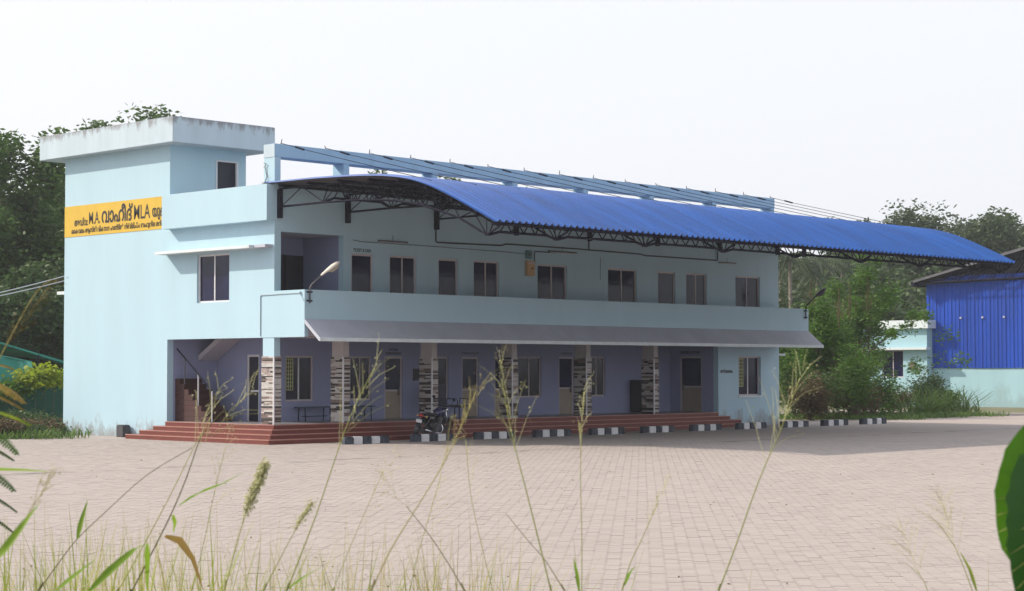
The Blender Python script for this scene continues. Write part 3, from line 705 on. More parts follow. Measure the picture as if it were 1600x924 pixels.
# ------------------------------------------------------------------ fittings on the building
def cobra_lamp(name, label, x, head_mat, dx=1.0):
    """wall-bracket street lamp on the balcony parapet: upright pipe, bent arm, cobra head with bowl"""
    t = thing(name, label, 'street lamp', (x, -1.42, 4.05))
    q = MB(); q.tube([(x, -1.43, 4.02), (x, -1.43, 4.46), (x + .04 * dx, -1.45, 4.54), (x + .36 * dx, -1.60, 4.86)], .022, 8); q.build('arm', 'steel_dark' if head_mat == 'lamp_backlit' else 'steel_grey', t, True)
    for z in (4.08, 4.33):
        q = MB(); q.box(x - .09, x + .09, -1.442, -1.386, z - .02, z + .02); q.build('clamp', 'steel_dark', t)
    d = Vector((.52 * dx, -.24, .42)).normalized(); s = d.cross(UP).normalized(); n = s.cross(d)
    o = Vector((x + .30 * dx, -1.57, 4.80)); secs = [(0, .045, .04), (.12, .06, .055), (.24, .11, .075), (.42, .145, .09), (.58, .13, .08), (.68, .06, .04)]
    q = MB(); vs = []; fs = []; m = 12
    for i, (l, w, h) in enumerate(secs):
        for k in range(m):
            th = 2 * math.pi * k / m; hh = h * (1.0 if math.sin(th) > 0 else .35)
            vs.append(o + d * l + s * (w * math.cos(th)) + n * (hh * math.sin(th)))
        if i: a = (i - 1) * m; fs += [(a + k, a + (k + 1) % m, a + m + (k + 1) % m, a + m + k) for k in range(m)]
    fs += [tuple(range(m))[::-1], tuple(range((len(secs) - 1) * m, len(secs) * m))]
    q.add(vs, fs); q.build('lamp_head', head_mat, t, True)
    q = MB(); vs = []; fs = []
    for i, (l, w, h) in enumerate([(.24, .05, .02), (.34, .105, .09), (.48, .115, .10), (.60, .06, .03)]):
        for k in range(9): th = math.pi + math.pi * k / 8; vs.append(o + d * l + s * (w * math.cos(th)) + n * (h * math.sin(th) - .028))
        if i: a = (i - 1) * 9; fs += [(a + k, a + k + 1, a + 9 + k + 1, a + 9 + k) for k in range(8)]
    q.add(vs, fs); q.build('bowl', 'lamp_glass' if head_mat != 'lamp_backlit' else 'lamp_backlit', t, True)
    return t
cobra_lamp('street_lamp', 'off-white bracket lamp at the near sunlit end of the balcony parapet', .15, 'lamp_white')
cobra_lamp('street_lamp', 'bracket lamp painted in backlit shade at the far end of the balcony, against green trees', 24.50, 'lamp_backlit')

def conduit(label, pts, r=.018, m='pipe_dark', name='conduit_pipe'):
    q = MB(); q.tube([(x, -.035, z) for x, z in pts], r, 6); return tag(q.build(name, m), label, 'pipe', 'pipes and cables on the upper wall')
conduit('long dark pipe dropping from the second truss and running along the upper wall', [(6.44, 6.70), (6.44, 6.15), (6.5, 6.12), (9.4, 6.16), (9.6, 6.22), (12.9, 6.22), (16.4, 6.19), (16.7, 6.15), (20.85, 6.15), (20.87, 6.18), (20.87, 6.5)], .024)
conduit('thin grey cable sagging along the upper wall above the left doors', [(3.0, 6.03), (3.3, 5.99), (6.7, 5.985), (9.6, 5.96), (10.5, 5.93)], .010, 'steel_grey', 'wall_cable')
conduit('short dark conduit bent beside the orange meter box', [(12.0, 6.04), (10.99, 6.04), (10.97, 6.0), (10.97, 5.43)], .018)
conduit('vertical dark drop pipe under the fifth truss', [(13.69, 6.75), (13.69, 6.24)], .022)
conduit('thin vertical conduit on the upper wall between two windows', [(14.29, 5.98), (14.29, 5.20)], .009, 'steel_grey')
q = MB(); q.tube([(-.015, .62, 3.1), (-.015, .62, 4.25), (-.015, .58, 4.29), (-.015, -1.20, 4.31)], .016, 6); q.ball((-.02, -1.20, 4.31), .045); q.tube([(-.015, -1.2, 4.30), (-.03, -1.36, 4.08), (.10, -1.41, 4.05)], .007, 5)
tag(q.build('conduit_pipe', 'pipe_pale'), 'pale conduit bent round the sunlit balcony end above the corner column', 'pipe', 'pipes and cables on the upper wall')
def tube_light(label, x0, x1, z):
    t = thing('tube_light', label, 'light', ((x0 + x1) / 2, -.04, z), 'tube lights on the upper wall')
    q = MB(); q.box(x0, x1, -.05, -.004, z, z + .05); q.build('batten', 'steel_grey', t)
    q = MB(); q.tube([(x0 + .05, -.065, z - .012), (x1 - .05, -.065, z - .012)], .018, 8); q.build('tube', 'tube_white', t)
    q = MB(); m = (x0 + x1) / 2; q.tube([(m, -.02, z + .05), (m, -.02, z + .22)], .008, 5); q.build('bracket', 'steel_grey', t)
tube_light('unlit tube light above the second window from the left, upper wall', 4.01, 5.23, 6.03)
tube_light('unlit tube light right of the orange meter box', 11.66, 13.07, 6.06)
tube_light('unlit tube light near the right end of the upper wall', 20.95, 22.0, 6.06)
t = thing('meter_box', 'orange electric meter box hanging on the upper wall', 'meter box', (10.74, -.05, 5.2))
q = MB(); q.bevbox(10.54, 10.90, -.13, -.003, 5.21, 5.71, .012); bx_ = q.build('case', 'meter_orange', t)
q = MB(); q.lathe([(0, .012), (.035, .012), (.04, 0)], (10.77, -.131, 5.46), (0, -1, 0), 12); q.build('dial', 'black_paint', t)
q = MB(); q.box(10.57, 10.87, -.138, -.1305, 5.60, 5.66); q.build('label_plate', 'frame_pale', t)
t = thing('switch_box', 'small teal switch box above the orange meter box', 'switch box', (10.65, -.05, 5.8))
q = MB(); q.bevbox(10.54, 10.80, -.10, -.003, 5.78, 6.06, .012); q.build('case', 'meter_teal', t)
q = MB(); q.box(10.62, 10.72, -.115, -.1005, 5.86, 5.98); q.build('switch_cover', 'steel_grey', t)

# ------------------------------------------------------------------ kerb segments painted black and white
ORD = ['first', 'second', 'third', 'fourth', 'fifth', 'sixth', 'seventh', 'eighth', 'ninth', 'tenth', 'eleventh']
kb = {}
for key in ('kerb_white', 'kerb_black'):
    q = MB(); q.bevbox(-.166, .166, 0, .17, -.05, .215, .018); kb[key] = q.mesh('painted_block', key)
rng = random.Random(11)
for k in range(11):
    x = 1.10 + 2.612 * k
    t = thing('kerb_segment', '%s kerb segment from the left, blocks painted black and white%s' % (ORD[k], ', before the red steps' if k < 7 else (', before the corner room' if k < 9 else ', past the building end')), 'kerb', (x + .33, -2.47, 0), 'painted kerb segments along the forecourt')
    for j, key in enumerate(('kerb_black', 'kerb_white', 'kerb_black', 'kerb_white', 'kerb_black')):
        o = bpy.data.objects.new('painted_block', kb[key]); col.objects.link(o); o.parent = t
        o.location = ((j - 2) * .335, rng.uniform(-.012, .012), rng.uniform(-.012, .008)); o.rotation_euler = (0, 0, rng.uniform(-.02, .02))

# ------------------------------------------------------------------ motorcycle
def motorcycle():
    t = thing('motorcycle', 'dark motorcycle parked between the kerb and the red steps', 'motorcycle', (4.75, -1.65, 0))
    ang = R(14); M = Matrix.Translation((4.75, -1.65, 0)) @ Matrix.Rotation(ang, 4, 'Z') @ Matrix.Rotation(R(9), 4, 'X')
    def fin(q, name, m, parent=None, smooth=True):
        q.v = [tuple(M @ Vector(p)) for p in q.v]; return q.build(name, m, parent or t, smooth)
    for x in (-.64, .66):
        q = MB(); q.lathe([(.235, -.035), (.285, -.045), (.305, 0), (.285, .045), (.235, .035), (.235, -.035)], (x, 0, .305), (0, 1, 0), 28); w = fin(q, 'wheel', 'rubber')
        q = MB(); q.lathe([(.215, -.03), (.238, -.033), (.238, .033), (.215, .03), (.215, -.03)], (x, 0, .305), (0, 1, 0), 28); q.lathe([(0, -.06), (.05, -.06), (.05, .06), (0, .06)], (x, 0, .305), (0, 1, 0), 14)
        for k in range(6):
            a = k * math.pi / 3; q.tube([(x + .04 * math.cos(a), 0, .305 + .04 * math.sin(a)), (x + .22 * math.cos(a), 0, .305 + .22 * math.sin(a))], .014, 5)
        fin(q, 'rim', 'steel_grey', w)
    def sweep(secs, n=12):
        q = MB(); vs = []; fs = []
        for i, (x, w, zb, zt) in enumerate(secs):
            for k in range(n): th = 2 * math.pi * k / n; c_, s_ = math.cos(th), math.sin(th); vs.append((x, w * math.copysign(abs(c_) ** .7, c_), (zb + zt) / 2 + (zt - zb) / 2 * math.copysign(abs(s_) ** .7, s_)))
            if i: a = (i - 1) * n; fs += [(a + k, a + (k + 1) % n, a + n + (k + 1) % n, a + n + k) for k in range(n)]
        fs += [tuple(range(n))[::-1], tuple(range((len(secs) - 1) * n, len(secs) * n))]; q.add(vs, fs); return q
    fin(sweep([(-.02, .08, .74, .86), (.08, .13, .70, .95), (.22, .15, .70, 1.0), (.36, .13, .74, .98), (.46, .06, .80, .92)]), 'fuel_tank', 'bike_blue')
    fin(sweep([(-.72, .07, .80, .86), (-.6, .12, .76, .86), (-.3, .14, .74, .84), (-.05, .11, .73, .80), (.04, .06, .74, .78)]), 'seat', 'rubber')
    fin(sweep([(-.78, .05, .72, .80), (-.6, .10, .60, .77), (-.25, .12, .52, .76), (-.05, .08, .56, .76)]), 'side_panel', 'bike_black')
    q = MB(); q.bevbox(-.12, .24, -.13, .13, .28, .52, .03); q.lathe([(0, -.15), (.11, -.15), (.12, .15), (0, .15)], (-.02, 0, .36), (0, 1, 0), 16); q.bevbox(.10, .28, -.09, .09, .50, .70, .02)
    for k in range(5): q.box(.08, .30, -.11, .11, .52 + k * .035, .53 + k * .035)
    fin(q, 'engine', 'steel_grey', smooth=False)
    q = MB(); q.tube([(.42, 0, .88), (.10, 0, .66), (-.10, 0, .34), (-.40, 0, .50), (-.64, 0, .72)], .03, 8); q.tube([(.44, 0, .85), (.34, 0, .40), (.10, 0, .28)], .025, 8)
    for s in (-.09, .09): q.tube([(-.10, s, .36), (-.64, s, .305)], .025, 6); q.tube([(-.5, s * 1.2, .72), (-.62, s * 1.1, .33)], .03, 8)
    fin(q, 'frame', 'bike_black')
    q = MB()
    for s in (-.08, .08): q.tube([(.40, s, .95), (.66, s, .305)], .025, 8)
    fin(q, 'fork', 'chrome')
    q = MB(); q.tube([(.30, -.36, 1.02), (.40, -.24, 1.05), (.40, 0, 1.0), (.40, .24, 1.05), (.30, .36, 1.02)], .014, 8); hb = fin(q, 'handlebar', 'steel_dark')
    for s in (-1, 1):
        q = MB(); q.tube([(.36, s * .26, 1.05), (.34, s * .34, 1.22)], .007, 5); q.ball((.34, s * .36, 1.26), .06, sc=(.35, 1, .65)); fin(q, 'mirror', 'steel_dark')
        q = MB(); q.ball((-.74, s * .16, .74), .035); q.tube([(-.74, 0, .74), (-.74, s * .15, .74)], .01, 5); fin(q, 'indicator', 'meter_orange')
    q = MB(); q.ball((.52, 0, .90), .10, sc=(.8, 1, 1)); fin(q, 'headlight', 'chrome')
    q = MB(); q.ball((-.80, 0, .76), .065, sc=(.6, 1.3, .8)); fin(q, 'tail_light', 'tail_red')
    q = MB(); q.box(-.885, -.875, -.10, .10, .55, .65); fin(q, 'number_plate', 'plate_white', smooth=False)
    for x, a0, a1 in ((-.64, 30, 200), (.66, 20, 160)):
        q = MB(); pts = [(x + .335 * math.cos(R(a)), 0, .305 + .335 * math.sin(R(a))) for a in np.linspace(a0, a1, 12)]; q.ribbon(pts, [.065] * 12, (0, 1, 0), fold=.25); fin(q, 'mudguard', 'bike_black')
    q = MB(); q.tube([(.22, -.12, .50), (.30, -.14, .34), (.16, -.16, .24), (-.2, -.17, .24)], .022, 8); q.tube([(-.2, -.17, .24), (-.78, -.20, .36)], [.035, .05], 10); fin(q, 'exhaust', 'chrome')
    q = MB(); q.tube([(-.6, -.10, .82), (-.86, -.09, .86), (-.86, .09, .86), (-.6, .10, .82)], .012, 6); fin(q, 'grab_rail', 'chrome')
motorcycle()

# ------------------------------------------------------------------ seats on the verandah
def bench(label, x0, x1, y, m='bench_teal'):
    t = thing('bench', label, 'bench', ((x0 + x1) / 2, y, FZ), 'benches along the verandah wall')
    z = FZ + .42
    q = MB(); q.bevbox(x0, x1, y - .2, y + .2, z, z + .035, .01); q.build('seat', m, t)
    for x in (x0 + .15, x1 - .15):
        q = MB(); q.tube([(x, y - .17, FZ + .006), (x, y - .15, z)], .018, 6); q.build('leg', 'steel_dark', t)
        q = MB(); q.tube([(x, y + .17, FZ + .006), (x, y + .15, z)], .018, 6); q.build('leg', 'steel_dark', t)
    q = MB(); q.tube([(x0 + .15, y, FZ + .16), (x1 - .15, y, FZ + .16)], .012, 6); q.build('stretcher', 'steel_dark', t)
bench('low dark teal bench below the first verandah window', 2.55, 3.85, 2.0)
bench('low dark teal bench behind the second column, below the second window', 4.55, 5.55, 2.0)
def armchair():
    t = thing('steel_chair', 'dark navy steel armchair on the verandah behind the motorcycle', 'chair', (8.3, 1.2, FZ))
    x0, x1, y0, y1, z = 7.72, 8.32, .95, 1.45, FZ + .40
    q = MB(); q.bevbox(x0, x1, y0, y1, z, z + .04, .012); q.build('seat', 'chair_navy', t)
    q = MB(); q.bevbox(x0, x1, y1 - .02, y1 + .05, z + .04, z + .72, .015); q.build('backrest', 'chair_navy', t)
    for x in (x0 - .03, x1 + .03):
        q = MB(); q.tube([(x, y1, z), (x, y1, z + .24), (x, y0 + .05, z + .24), (x, y0, z + .18), (x, y0, z)], .016, 6); q.build('armrest', 'chair_navy', t)
    q = MB(); q.tube([(x1 + .03, 1.2, z - .02), (x1 + .55, 1.2, z - .02)], .03, 6); q.bevbox(x1 + .06, x1 + .60, y0, y1, z, z + .04, .012); q.build('side_seat', 'chair_navy', t)
    q = MB(); q.tube([(x1 + .62, y1, z), (x1 + .62, y1, z + .26), (x1 + .62, y0, z + .22), (x1 + .62, y0, z)], .016, 6); q.build('armrest', 'chair_navy', t)
    for x in (x0 + .05, x1 - .05, x1 + .55):
        for y in (y0 + .05, y1 - .05): q = MB(); q.tube([(x, y, FZ + .006), (x, y, z)], .018, 6); q.build('leg', 'steel_dark', t)
armchair()
t = thing('cabinet', 'black upright cabinet beside the last tiled column, against the wall', 'cabinet', (18.9, 2.0, FZ))
q = MB(); q.bevbox(18.55, 19.25, 1.75, 2.28, FZ + .006, 1.72, .012); q.build('case', 'door_dark', t)
q = MB(); q.box(18.58, 18.895, 1.738, 1.7495, FZ + .06, 1.68); q.build('door', 'steel_dark', t)
q = MB(); q.box(18.905, 19.22, 1.738, 1.7495, FZ + .06, 1.68); q.build('door', 'steel_dark', t)
t = thing('notice_board', 'small dark framed box on the verandah wall beside the third column', 'box', (7.9, YV - .04, 2.0), None)
q = MB(); q.box(7.62, 7.92, YV - .05, YV - .003, 1.75, 2.15); q.build('case', 'steel_grey', t)
q = MB(); q.box(7.65, 7.89, YV - .058, YV - .0505, 1.78, 2.12); q.build('cover', 'door_dark', t)
t = thing('stone_block', 'dark grey stone block standing against the foot of the sunlit end wall', 'block', (-.2, 7.3, 0))
q = MB(); q.bevbox(-.32, -.04, 7.12, 7.52, -.06, .38, .03); q.build('block', 'concrete_dark', t)

# ------------------------------------------------------------------ vegetation helpers
def leaf_quads(C, size, rng, aspect=2.2, flat=.35, droop=0.0):
    """diamond leaves at centres C: (N,3) -> verts (N*4,3)"""
    n = len(C); d = rng.normal(size=(n, 3)); d[:, 2] *= flat; d[:, 2] -= droop; d /= np.linalg.norm(d, axis=1)[:, None] + 1e-9
    r = rng.normal(size=(n, 3)); s = np.cross(d, r); s /= np.linalg.norm(s, axis=1)[:, None] + 1e-9
    L = size * rng.uniform(.6, 1.3, n)[:, None]; W = L / aspect
    return np.stack([C - d * L * .5, C + s * W * .5 - d * L * .05, C + d * L * .5, C - s * W * .5 - d * L * .05], 1).reshape(-1, 3)
def quad_mesh(name, V, m, tint):
    n = len(V) // 4; me = bpy.data.meshes.new(name); me.vertices.add(len(V)); me.vertices.foreach_set('co', V.astype(np.float32).ravel())
    me.loops.add(len(V)); me.loops.foreach_set('vertex_index', np.arange(len(V), dtype=np.int32)); me.polygons.add(n); me.polygons.foreach_set('loop_start', np.arange(0, len(V), 4, dtype=np.int32))
    me.update(calc_edges=True); at = me.attributes.new('tint', 'FLOAT', 'FACE'); at.data.foreach_set('value', tint.astype(np.float32)); me.materials.append(MATS[m]); return me
def grow(base, h, spread, rng, trunk_r, levels=3, first=.35, lean=(0, 0), nb=5):
    """limb skeleton: list of (points, radii) and tips"""
    limbs = []; tips = []
    def branch(p, d, L, r, lev):
        pts = [p]; rad = [r]; n = 5
        for i in range(n):
            d = (d + Vector(rng.normal(0, .16, 3)) + Vector((0, 0, .05))).normalized(); p = p + d * (L / n); pts.append(p); rad.append(max(.012, r * (1 - .62 * (i + 1) / n)))
        limbs.append((pts, rad)); 
        if lev == 0: tips.append(pts[-1]); tips.append(pts[-3]); return
        for k in range(nb if lev == levels else 3):
            i = int(rng.integers(2, n + 1)); a = rng.uniform(0, 2 * math.pi); q = pts[i]
            out = Vector((math.cos(a), math.sin(a), 0)); dd = (d * .55 + out * rng.uniform(.5, 1.0) * spread + Vector((0, 0, rng.uniform(.0, .5)))).normalized()
            branch(q, dd, L * rng.uniform(.45, .7), rad[i] * .7, lev - 1)
        if lev < levels: tips.append(pts[-1])
    th = h * first; p0 = Vector(base); p1 = p0 + Vector((lean[0], lean[1], th))
    mid = (p0 + p1) / 2 + Vector((rng.normal(0, .08), rng.normal(0, .08), 0)); limbs.append(([p0 - Vector((0, 0, .2)), mid, p1], [trunk_r * 1.25, trunk_r, trunk_r * .85]))
    for k in range(nb):
        a = 2 * math.pi * (k + rng.uniform(-.3, .3)) / nb; dd = Vector((math.cos(a) * spread, math.sin(a) * spread, rng.uniform(.6, 1.3))).normalized()
        branch(p1 - Vector((0, 0, rng.uniform(0, th * .3))), dd, h * rng.uniform(.26, .38), trunk_r * .6, levels - 1)
    branch(p1, Vector((lean[0] * .3, lean[1] * .3, 1)).normalized(), h * .38, trunk_r * .7, levels - 1)
    return limbs, tips
def tree(name, label, base, h, spread=.9, seed=1, leaf='leaf_mid', nleaf=9000, size=.22, clump=.55, bark='bark', trunk_r=.16, first=.3, group=None, levels=3, lean=(0, 0), flat=.35, aspect=2.2, nb=5, low=0):
    rng = np.random.default_rng(seed); limbs, tips = grow(base, h, spread, rng, trunk_r, levels, first, lean, nb)
    t = thing(name, label, 'tree', base, group)
    zmax = max(p.z for p in tips); k = h / max(.1, (zmax + clump * .5 - base[2])); b0 = Vector(base)
    sc = lambda p: b0 + (p - b0) * k
    q = MB()
    for pts, rad in limbs: q.tube([sc(p) for p in pts], rad, 6 if rad[0] > .05 else 4, cap=False)
    q.build('trunk', bark, t, True)
    T = np.array([sc(p) for p in tips]); 
    if low: T = np.concatenate([T, np.array(base) + rng.normal(size=(low, 3)) * np.array([h * .22, h * .22, h * .12]) + np.array([0, 0, h * .3])])
    wgt = rng.uniform(.4, 1.6, len(T)); cnt = rng.multinomial(nleaf, wgt / wgt.sum()); cr = clump * rng.uniform(.6, 1.35, len(T))
    idx = np.repeat(np.arange(len(T)), cnt); u = rng.normal(size=(len(idx), 3)); u /= np.linalg.norm(u, axis=1)[:, None]; rr = rng.uniform(0, 1, len(idx)) ** .45
    C = T[idx] + u * rr[:, None] * cr[idx][:, None] * np.array([1, 1, .75])
    V = leaf_quads(C, size, rng, aspect, flat); tint = np.clip(rng.uniform(0, 1, len(T))[idx] * .6 + rng.uniform(0, .5, len(idx)), 0, 1)
    link('crown', quad_mesh('crown', V, leaf, tint), t); return t
def copy_tree(o, parent=None):
    c = o.copy(); col.objects.link(c); c.parent = parent
    if parent is not None: c.matrix_parent_inverse = o.matrix_parent_inverse.copy()
    for ch in o.children: copy_tree(ch, c)
    return c
def bush(name, label, base, r, h, seed, leaf='leaf_mid', n=2500, size=.12, group=None, cat='shrub', aspect=2.4):
    rng = np.random.default_rng(seed); t = thing(name, label, cat, base, group); q = MB(); tips = []
    for k in range(9):
        a = rng.uniform(0, 6.28); e = Vector(base) + Vector((math.cos(a) * r * rng.uniform(.2, .9), math.sin(a) * r * rng.uniform(.2, .9), h * rng.uniform(.45, .95)))
        m = (Vector(base) + e) / 2 + Vector((0, 0, h * .15)); q.tube([Vector(base) - Vector((0, 0, .1)), m, e], [.03, .02, .008], 5, cap=False); tips += [e, m, (m + e) / 2]
    q.build('stems', 'bark', t); T = np.array([p[:] for p in tips]); idx = rng.integers(0, len(T), n)
    C = T[idx] + rng.normal(size=(n, 3)) * np.array([r * .28, r * .28, h * .16]); C[:, 2] = np.maximum(C[:, 2], base[2] + .03)
    V = leaf_quads(C, size, rng, aspect); tint = np.clip(rng.uniform(0, 1, len(T))[idx] * .6 + rng.uniform(0, .5, n), 0, 1)
    link('foliage', quad_mesh('foliage', V, leaf, tint), t); return t
def tufts(name, label, spots, n, h, w, m, seed, spread=.5, kind='stuff', cat=None, lean=.35):
    """grass blades: curved ribbons of three quads rooted near the spots (x, y, z, radius)"""
    rng = np.random.default_rng(seed); S = np.array(spots, float); i = rng.integers(0, len(S), n)
    a = rng.uniform(0, 2 * math.pi, n); rr = S[i, 3] * np.sqrt(rng.uniform(0, 1, n)); B = S[i, :3].copy(); B[:, 0] += np.cos(a) * rr; B[:, 1] += np.sin(a) * rr
    H = h * (.35 + 1.0 * rng.uniform(0, 1, n) ** 1.3); b = rng.uniform(0, 2 * math.pi, n); l = lean * rng.uniform(.2, 1.3, n); D = np.stack([np.cos(b) * l, np.sin(b) * l, np.ones(n)], 1)
    sd = np.stack([-np.sin(b), np.cos(b), np.zeros(n)], 1) * (w * rng.uniform(.5, 1.2, n))[:, None]
    ps = []
    for f, ww, dr in ((0, .6, 0), (.4, 1, .03), (.75, .7, .14), (1, .08, .34)):
        c = B + D * (H * f)[:, None]; c[:, 2] -= H * dr * l; c[:, :2] += D[:, :2] * (H * dr * 1.2)[:, None]; ps.append((c - sd * ww, c + sd * ww))
    V = []
    for (a0, a1), (b0, b1) in zip(ps, ps[1:]): V.append(np.stack([a0, a1, b1, b0], 1))
    V = np.stack(V, 1).reshape(-1, 3); tint = np.repeat(rng.uniform(0, 1, n), 3)
    o = link(name, quad_mesh(name, V, m, tint)); return tag(o, label, cat, kind=kind)

def zat(py, depth): return P(800, py, depth).z
# --- trees on the left, behind the end wall (backlit, dark on this side)
LT = 'trees behind the left end of the building'
tree('shade_tree', 'tall dark leafy tree at the left edge of the picture', GV(20, 86), 13.0, .95, 21, 'leaf_mid', 42000, .34, 1.25, trunk_r=.26, first=.26, group=LT, low=40)
tree('shade_tree', 'tall dark tree touching the left edge of the sunlit end wall', GV(76, 92), 12.8, .8, 22, 'leaf_mid', 40000, .34, 1.25, trunk_r=.26, first=.24, group=LT, low=40)
tree('shade_tree', 'tree whose round green top shows above the tower roof slab', GV(158, 100), 16.6, .62, 23, 'leaf_mid', 26000, .34, 1.35, trunk_r=.24, first=.35, group=LT)
tree('shade_tree', 'bushy dark tree low behind the teal net roof', GV(48, 78), 7.2, .95, 24, 'leaf_dark', 22000, .28, 1.05, trunk_r=.16, first=.2, group=LT, low=60)
tree('shade_tree', 'dark tree farther back at far left, half out of the picture', GV(-40, 98), 12.0, 1.0, 26, 'leaf_dark', 20000, .34, 1.25, trunk_r=.26, first=.24, group=LT, low=40)
lt0 = bpy.data.objects['shade_tree']
for px, d, rz, lab in ((-230, 90, 1.0, 'dark tree left of the picture edge'), (-420, 96, 2.2, 'second dark tree beyond the left picture edge'), (-640, 92, 3.6, 'third dark tree beyond the left picture edge')):
    c_ = copy_tree(lt0); c_.location = GV(px, d); c_.rotation_euler = (0, 0, rz); c_['label'] = lab
tree('shade_tree', 'dark tree in the second row behind the left trees', GV(60, 112), 12.5, 1.0, 27, 'leaf_dark', 20000, .38, 1.4, trunk_r=.26, first=.2, group=LT, low=70)
# --- trees behind the roof frame
BT = 'trees showing behind the roof frame'
for px, d, h, lab, s in ((668, 120, 15.9, 'tree whose crown peeks over the roof beam near its left end', 31), (728, 125, 14.6, 'tree seen under the roof beam just right of the third frame post', 32), (806, 128, 14.5, 'sparse tree under the roof beam by the fourth frame post', 33)):
    tree('far_tree', lab, GV(px, d), h, .55, s, 'leaf_mid', 5000, .34, .8, trunk_r=.2, first=.5, group=BT)
# --- right side: feathery tree clump
RTG = 'feathery green trees beside the building end'
tree('feathery_tree', 'feathery bright green tree nearest the building end', GV(1258, 84), 4.7, .9, 41, 'leaf_bright', 12000, .20, .52, trunk_r=.08, first=.2, group=RTG, aspect=3, low=40)
tree('feathery_tree', 'tallest feathery bright green tree right of the building', GV(1334, 88), 7.5, .58, 42, 'leaf_bright', 15000, .21, .58, trunk_r=.11, first=.25, group=RTG, aspect=3, low=40)
tree('feathery_tree', 'feathery green tree between the lamp and the annex', GV(1290, 82), 5.7, .74, 43, 'leaf_bright', 14000, .20, .55, trunk_r=.10, first=.2, group=RTG, aspect=3, low=60)
tree('feathery_tree', 'low leafy green tree left of the annex', GV(1340, 92), 4.2, .6, 44, 'leaf_mid', 6000, .18, .6, trunk_r=.09, first=.3, group=RTG, aspect=3, low=20)
# dead pods / dry branches in those trees
for i, (px, py, d) in enumerate(((1356, 462, 86), (1328, 470, 81), (1311, 482, 80), (1268, 466, 83))):
    c = P(px, py, d); q = MB(); rng = random.Random(60 + i)
    for k in range(26): q.ribbon([c + Vector((rng.gauss(0, .16), rng.gauss(0, .16), rng.gauss(0, .34))) for _ in range(1)] and (lambda b: [b, b - Vector((rng.uniform(-.05, .05), rng.uniform(-.05, .05), .16)), b - Vector((0, 0, .30))])(c + Vector((rng.gauss(0, .15), rng.gauss(0, .15), rng.gauss(0, .3)))), [.012, .02, .008], (1, rng.uniform(-1, 1), 0))
    q.tube([c + Vector((0, 0, .9)), c, c - Vector((0, 0, .9))], .02, 5)
    tag(q.build('dry_pod_cluster', 'leaf_brown'), ['dark brown pod cluster high in the tallest feathery tree', 'brown pod cluster in the middle feathery tree', 'reddish pod cluster left of the middle feathery tree', 'brown pod cluster above the far balcony lamp'][i], 'pods', 'dry pod clusters in the feathery trees')
SB = 'shrubs at the foot of the right-hand trees'
for i, (px, d, r, h, lf, lab) in enumerate(((1240, 80, 1.0, 2.4, 'leaf_mid', 'leafy shrub against the building end wall'), (1285, 78, 1.1, 2.0, 'leaf_mid', 'rounded dark green shrub under the feathery trees'), (1265, 77, .8, 1.7, 'leaf_brown', 'dry brown shrub near the building end'), (1330, 80, 1.2, 1.7, 'leaf_brown', 'brown thorny shrub left of the annex'),
        (1362, 82, 1.1, 1.5, 'leaf_mid', 'low green shrub before the annex corner'), (1392, 90, 1.0, .9, 'leaf_brown', 'low brown shrub below the annex window'), (1446, 94, 1.0, 1.7, 'leaf_dark', 'dark green shrub at the annex right corner'), (1470, 96, 1.0, 1.2, 'leaf_mid', 'spreading low shrub before the pale shed wall'), (1338, 79, .8, 2.7, 'leaf_bright', 'bright leafy bush between brown shrub and annex'))):
    bush('shrub', lab, GV(px, d), r, h, 70 + i, lf, 3200, .15, SB)
tufts('verge_grass', 'green grass verge beyond the kerb in front of the annex', [(*GV(px + 9 * math.sin(px * d), d + math.sin(px)), .5 + .5 * abs(math.sin(px * 7))) for px in range(1225, 1560, 11) for d in (79, 81.5, 84) if px < 1440 + 60 * (d - 79) / 2.5], 8000, .24, .018, 'grass_low', 5, lean=1.0)
tufts('tall_grass', 'tall coarse grass before the annex and shed', [(*GV(px, d), .7) for px, d in ((1440, 85), (1450, 85.5), (1462, 85), (1474, 86), (1490, 86.5), (1425, 84.5), (1508, 87))], 520, 1.35, .022, 'grass_low', 6, lean=1.0)
tufts('left_weeds', 'weeds and creepers along the green net fence', [(*GV(px, d), 1.0) for px in range(-60, 100, 14) for d in (57.5, 60, 62.5, 65)], 2600, .30, .022, 'grass_low', 7, lean=.9)
for i, (px, d, r, h, lf, lab) in enumerate(((6, 58, .8, .9, 'leaf_brown', 'low brown weed clump at the left edge of the paving'), (36, 59, .7, .6, 'leaf_dark', 'dark low weed clump by the paving edge at left'), (62, 60.5, .7, .75, 'leaf_brown', 'brown-green weed clump in the middle of the left verge'), (86, 61.5, .55, .55, 'leaf_mid', 'small green weed clump beside the end wall foot'), (20, 63, 1.0, 1.1, 'leaf_dark', 'dark weed clump against the net fence'), (70, 65, .9, .9, 'leaf_dark', 'dark weed clump before the net fence near the wall'))):
    bush('weed_clump', lab, GV(px, d), r, h * .6, 170 + i, lf, 1800, .12, 'weed clumps at the left verge', 'weed')

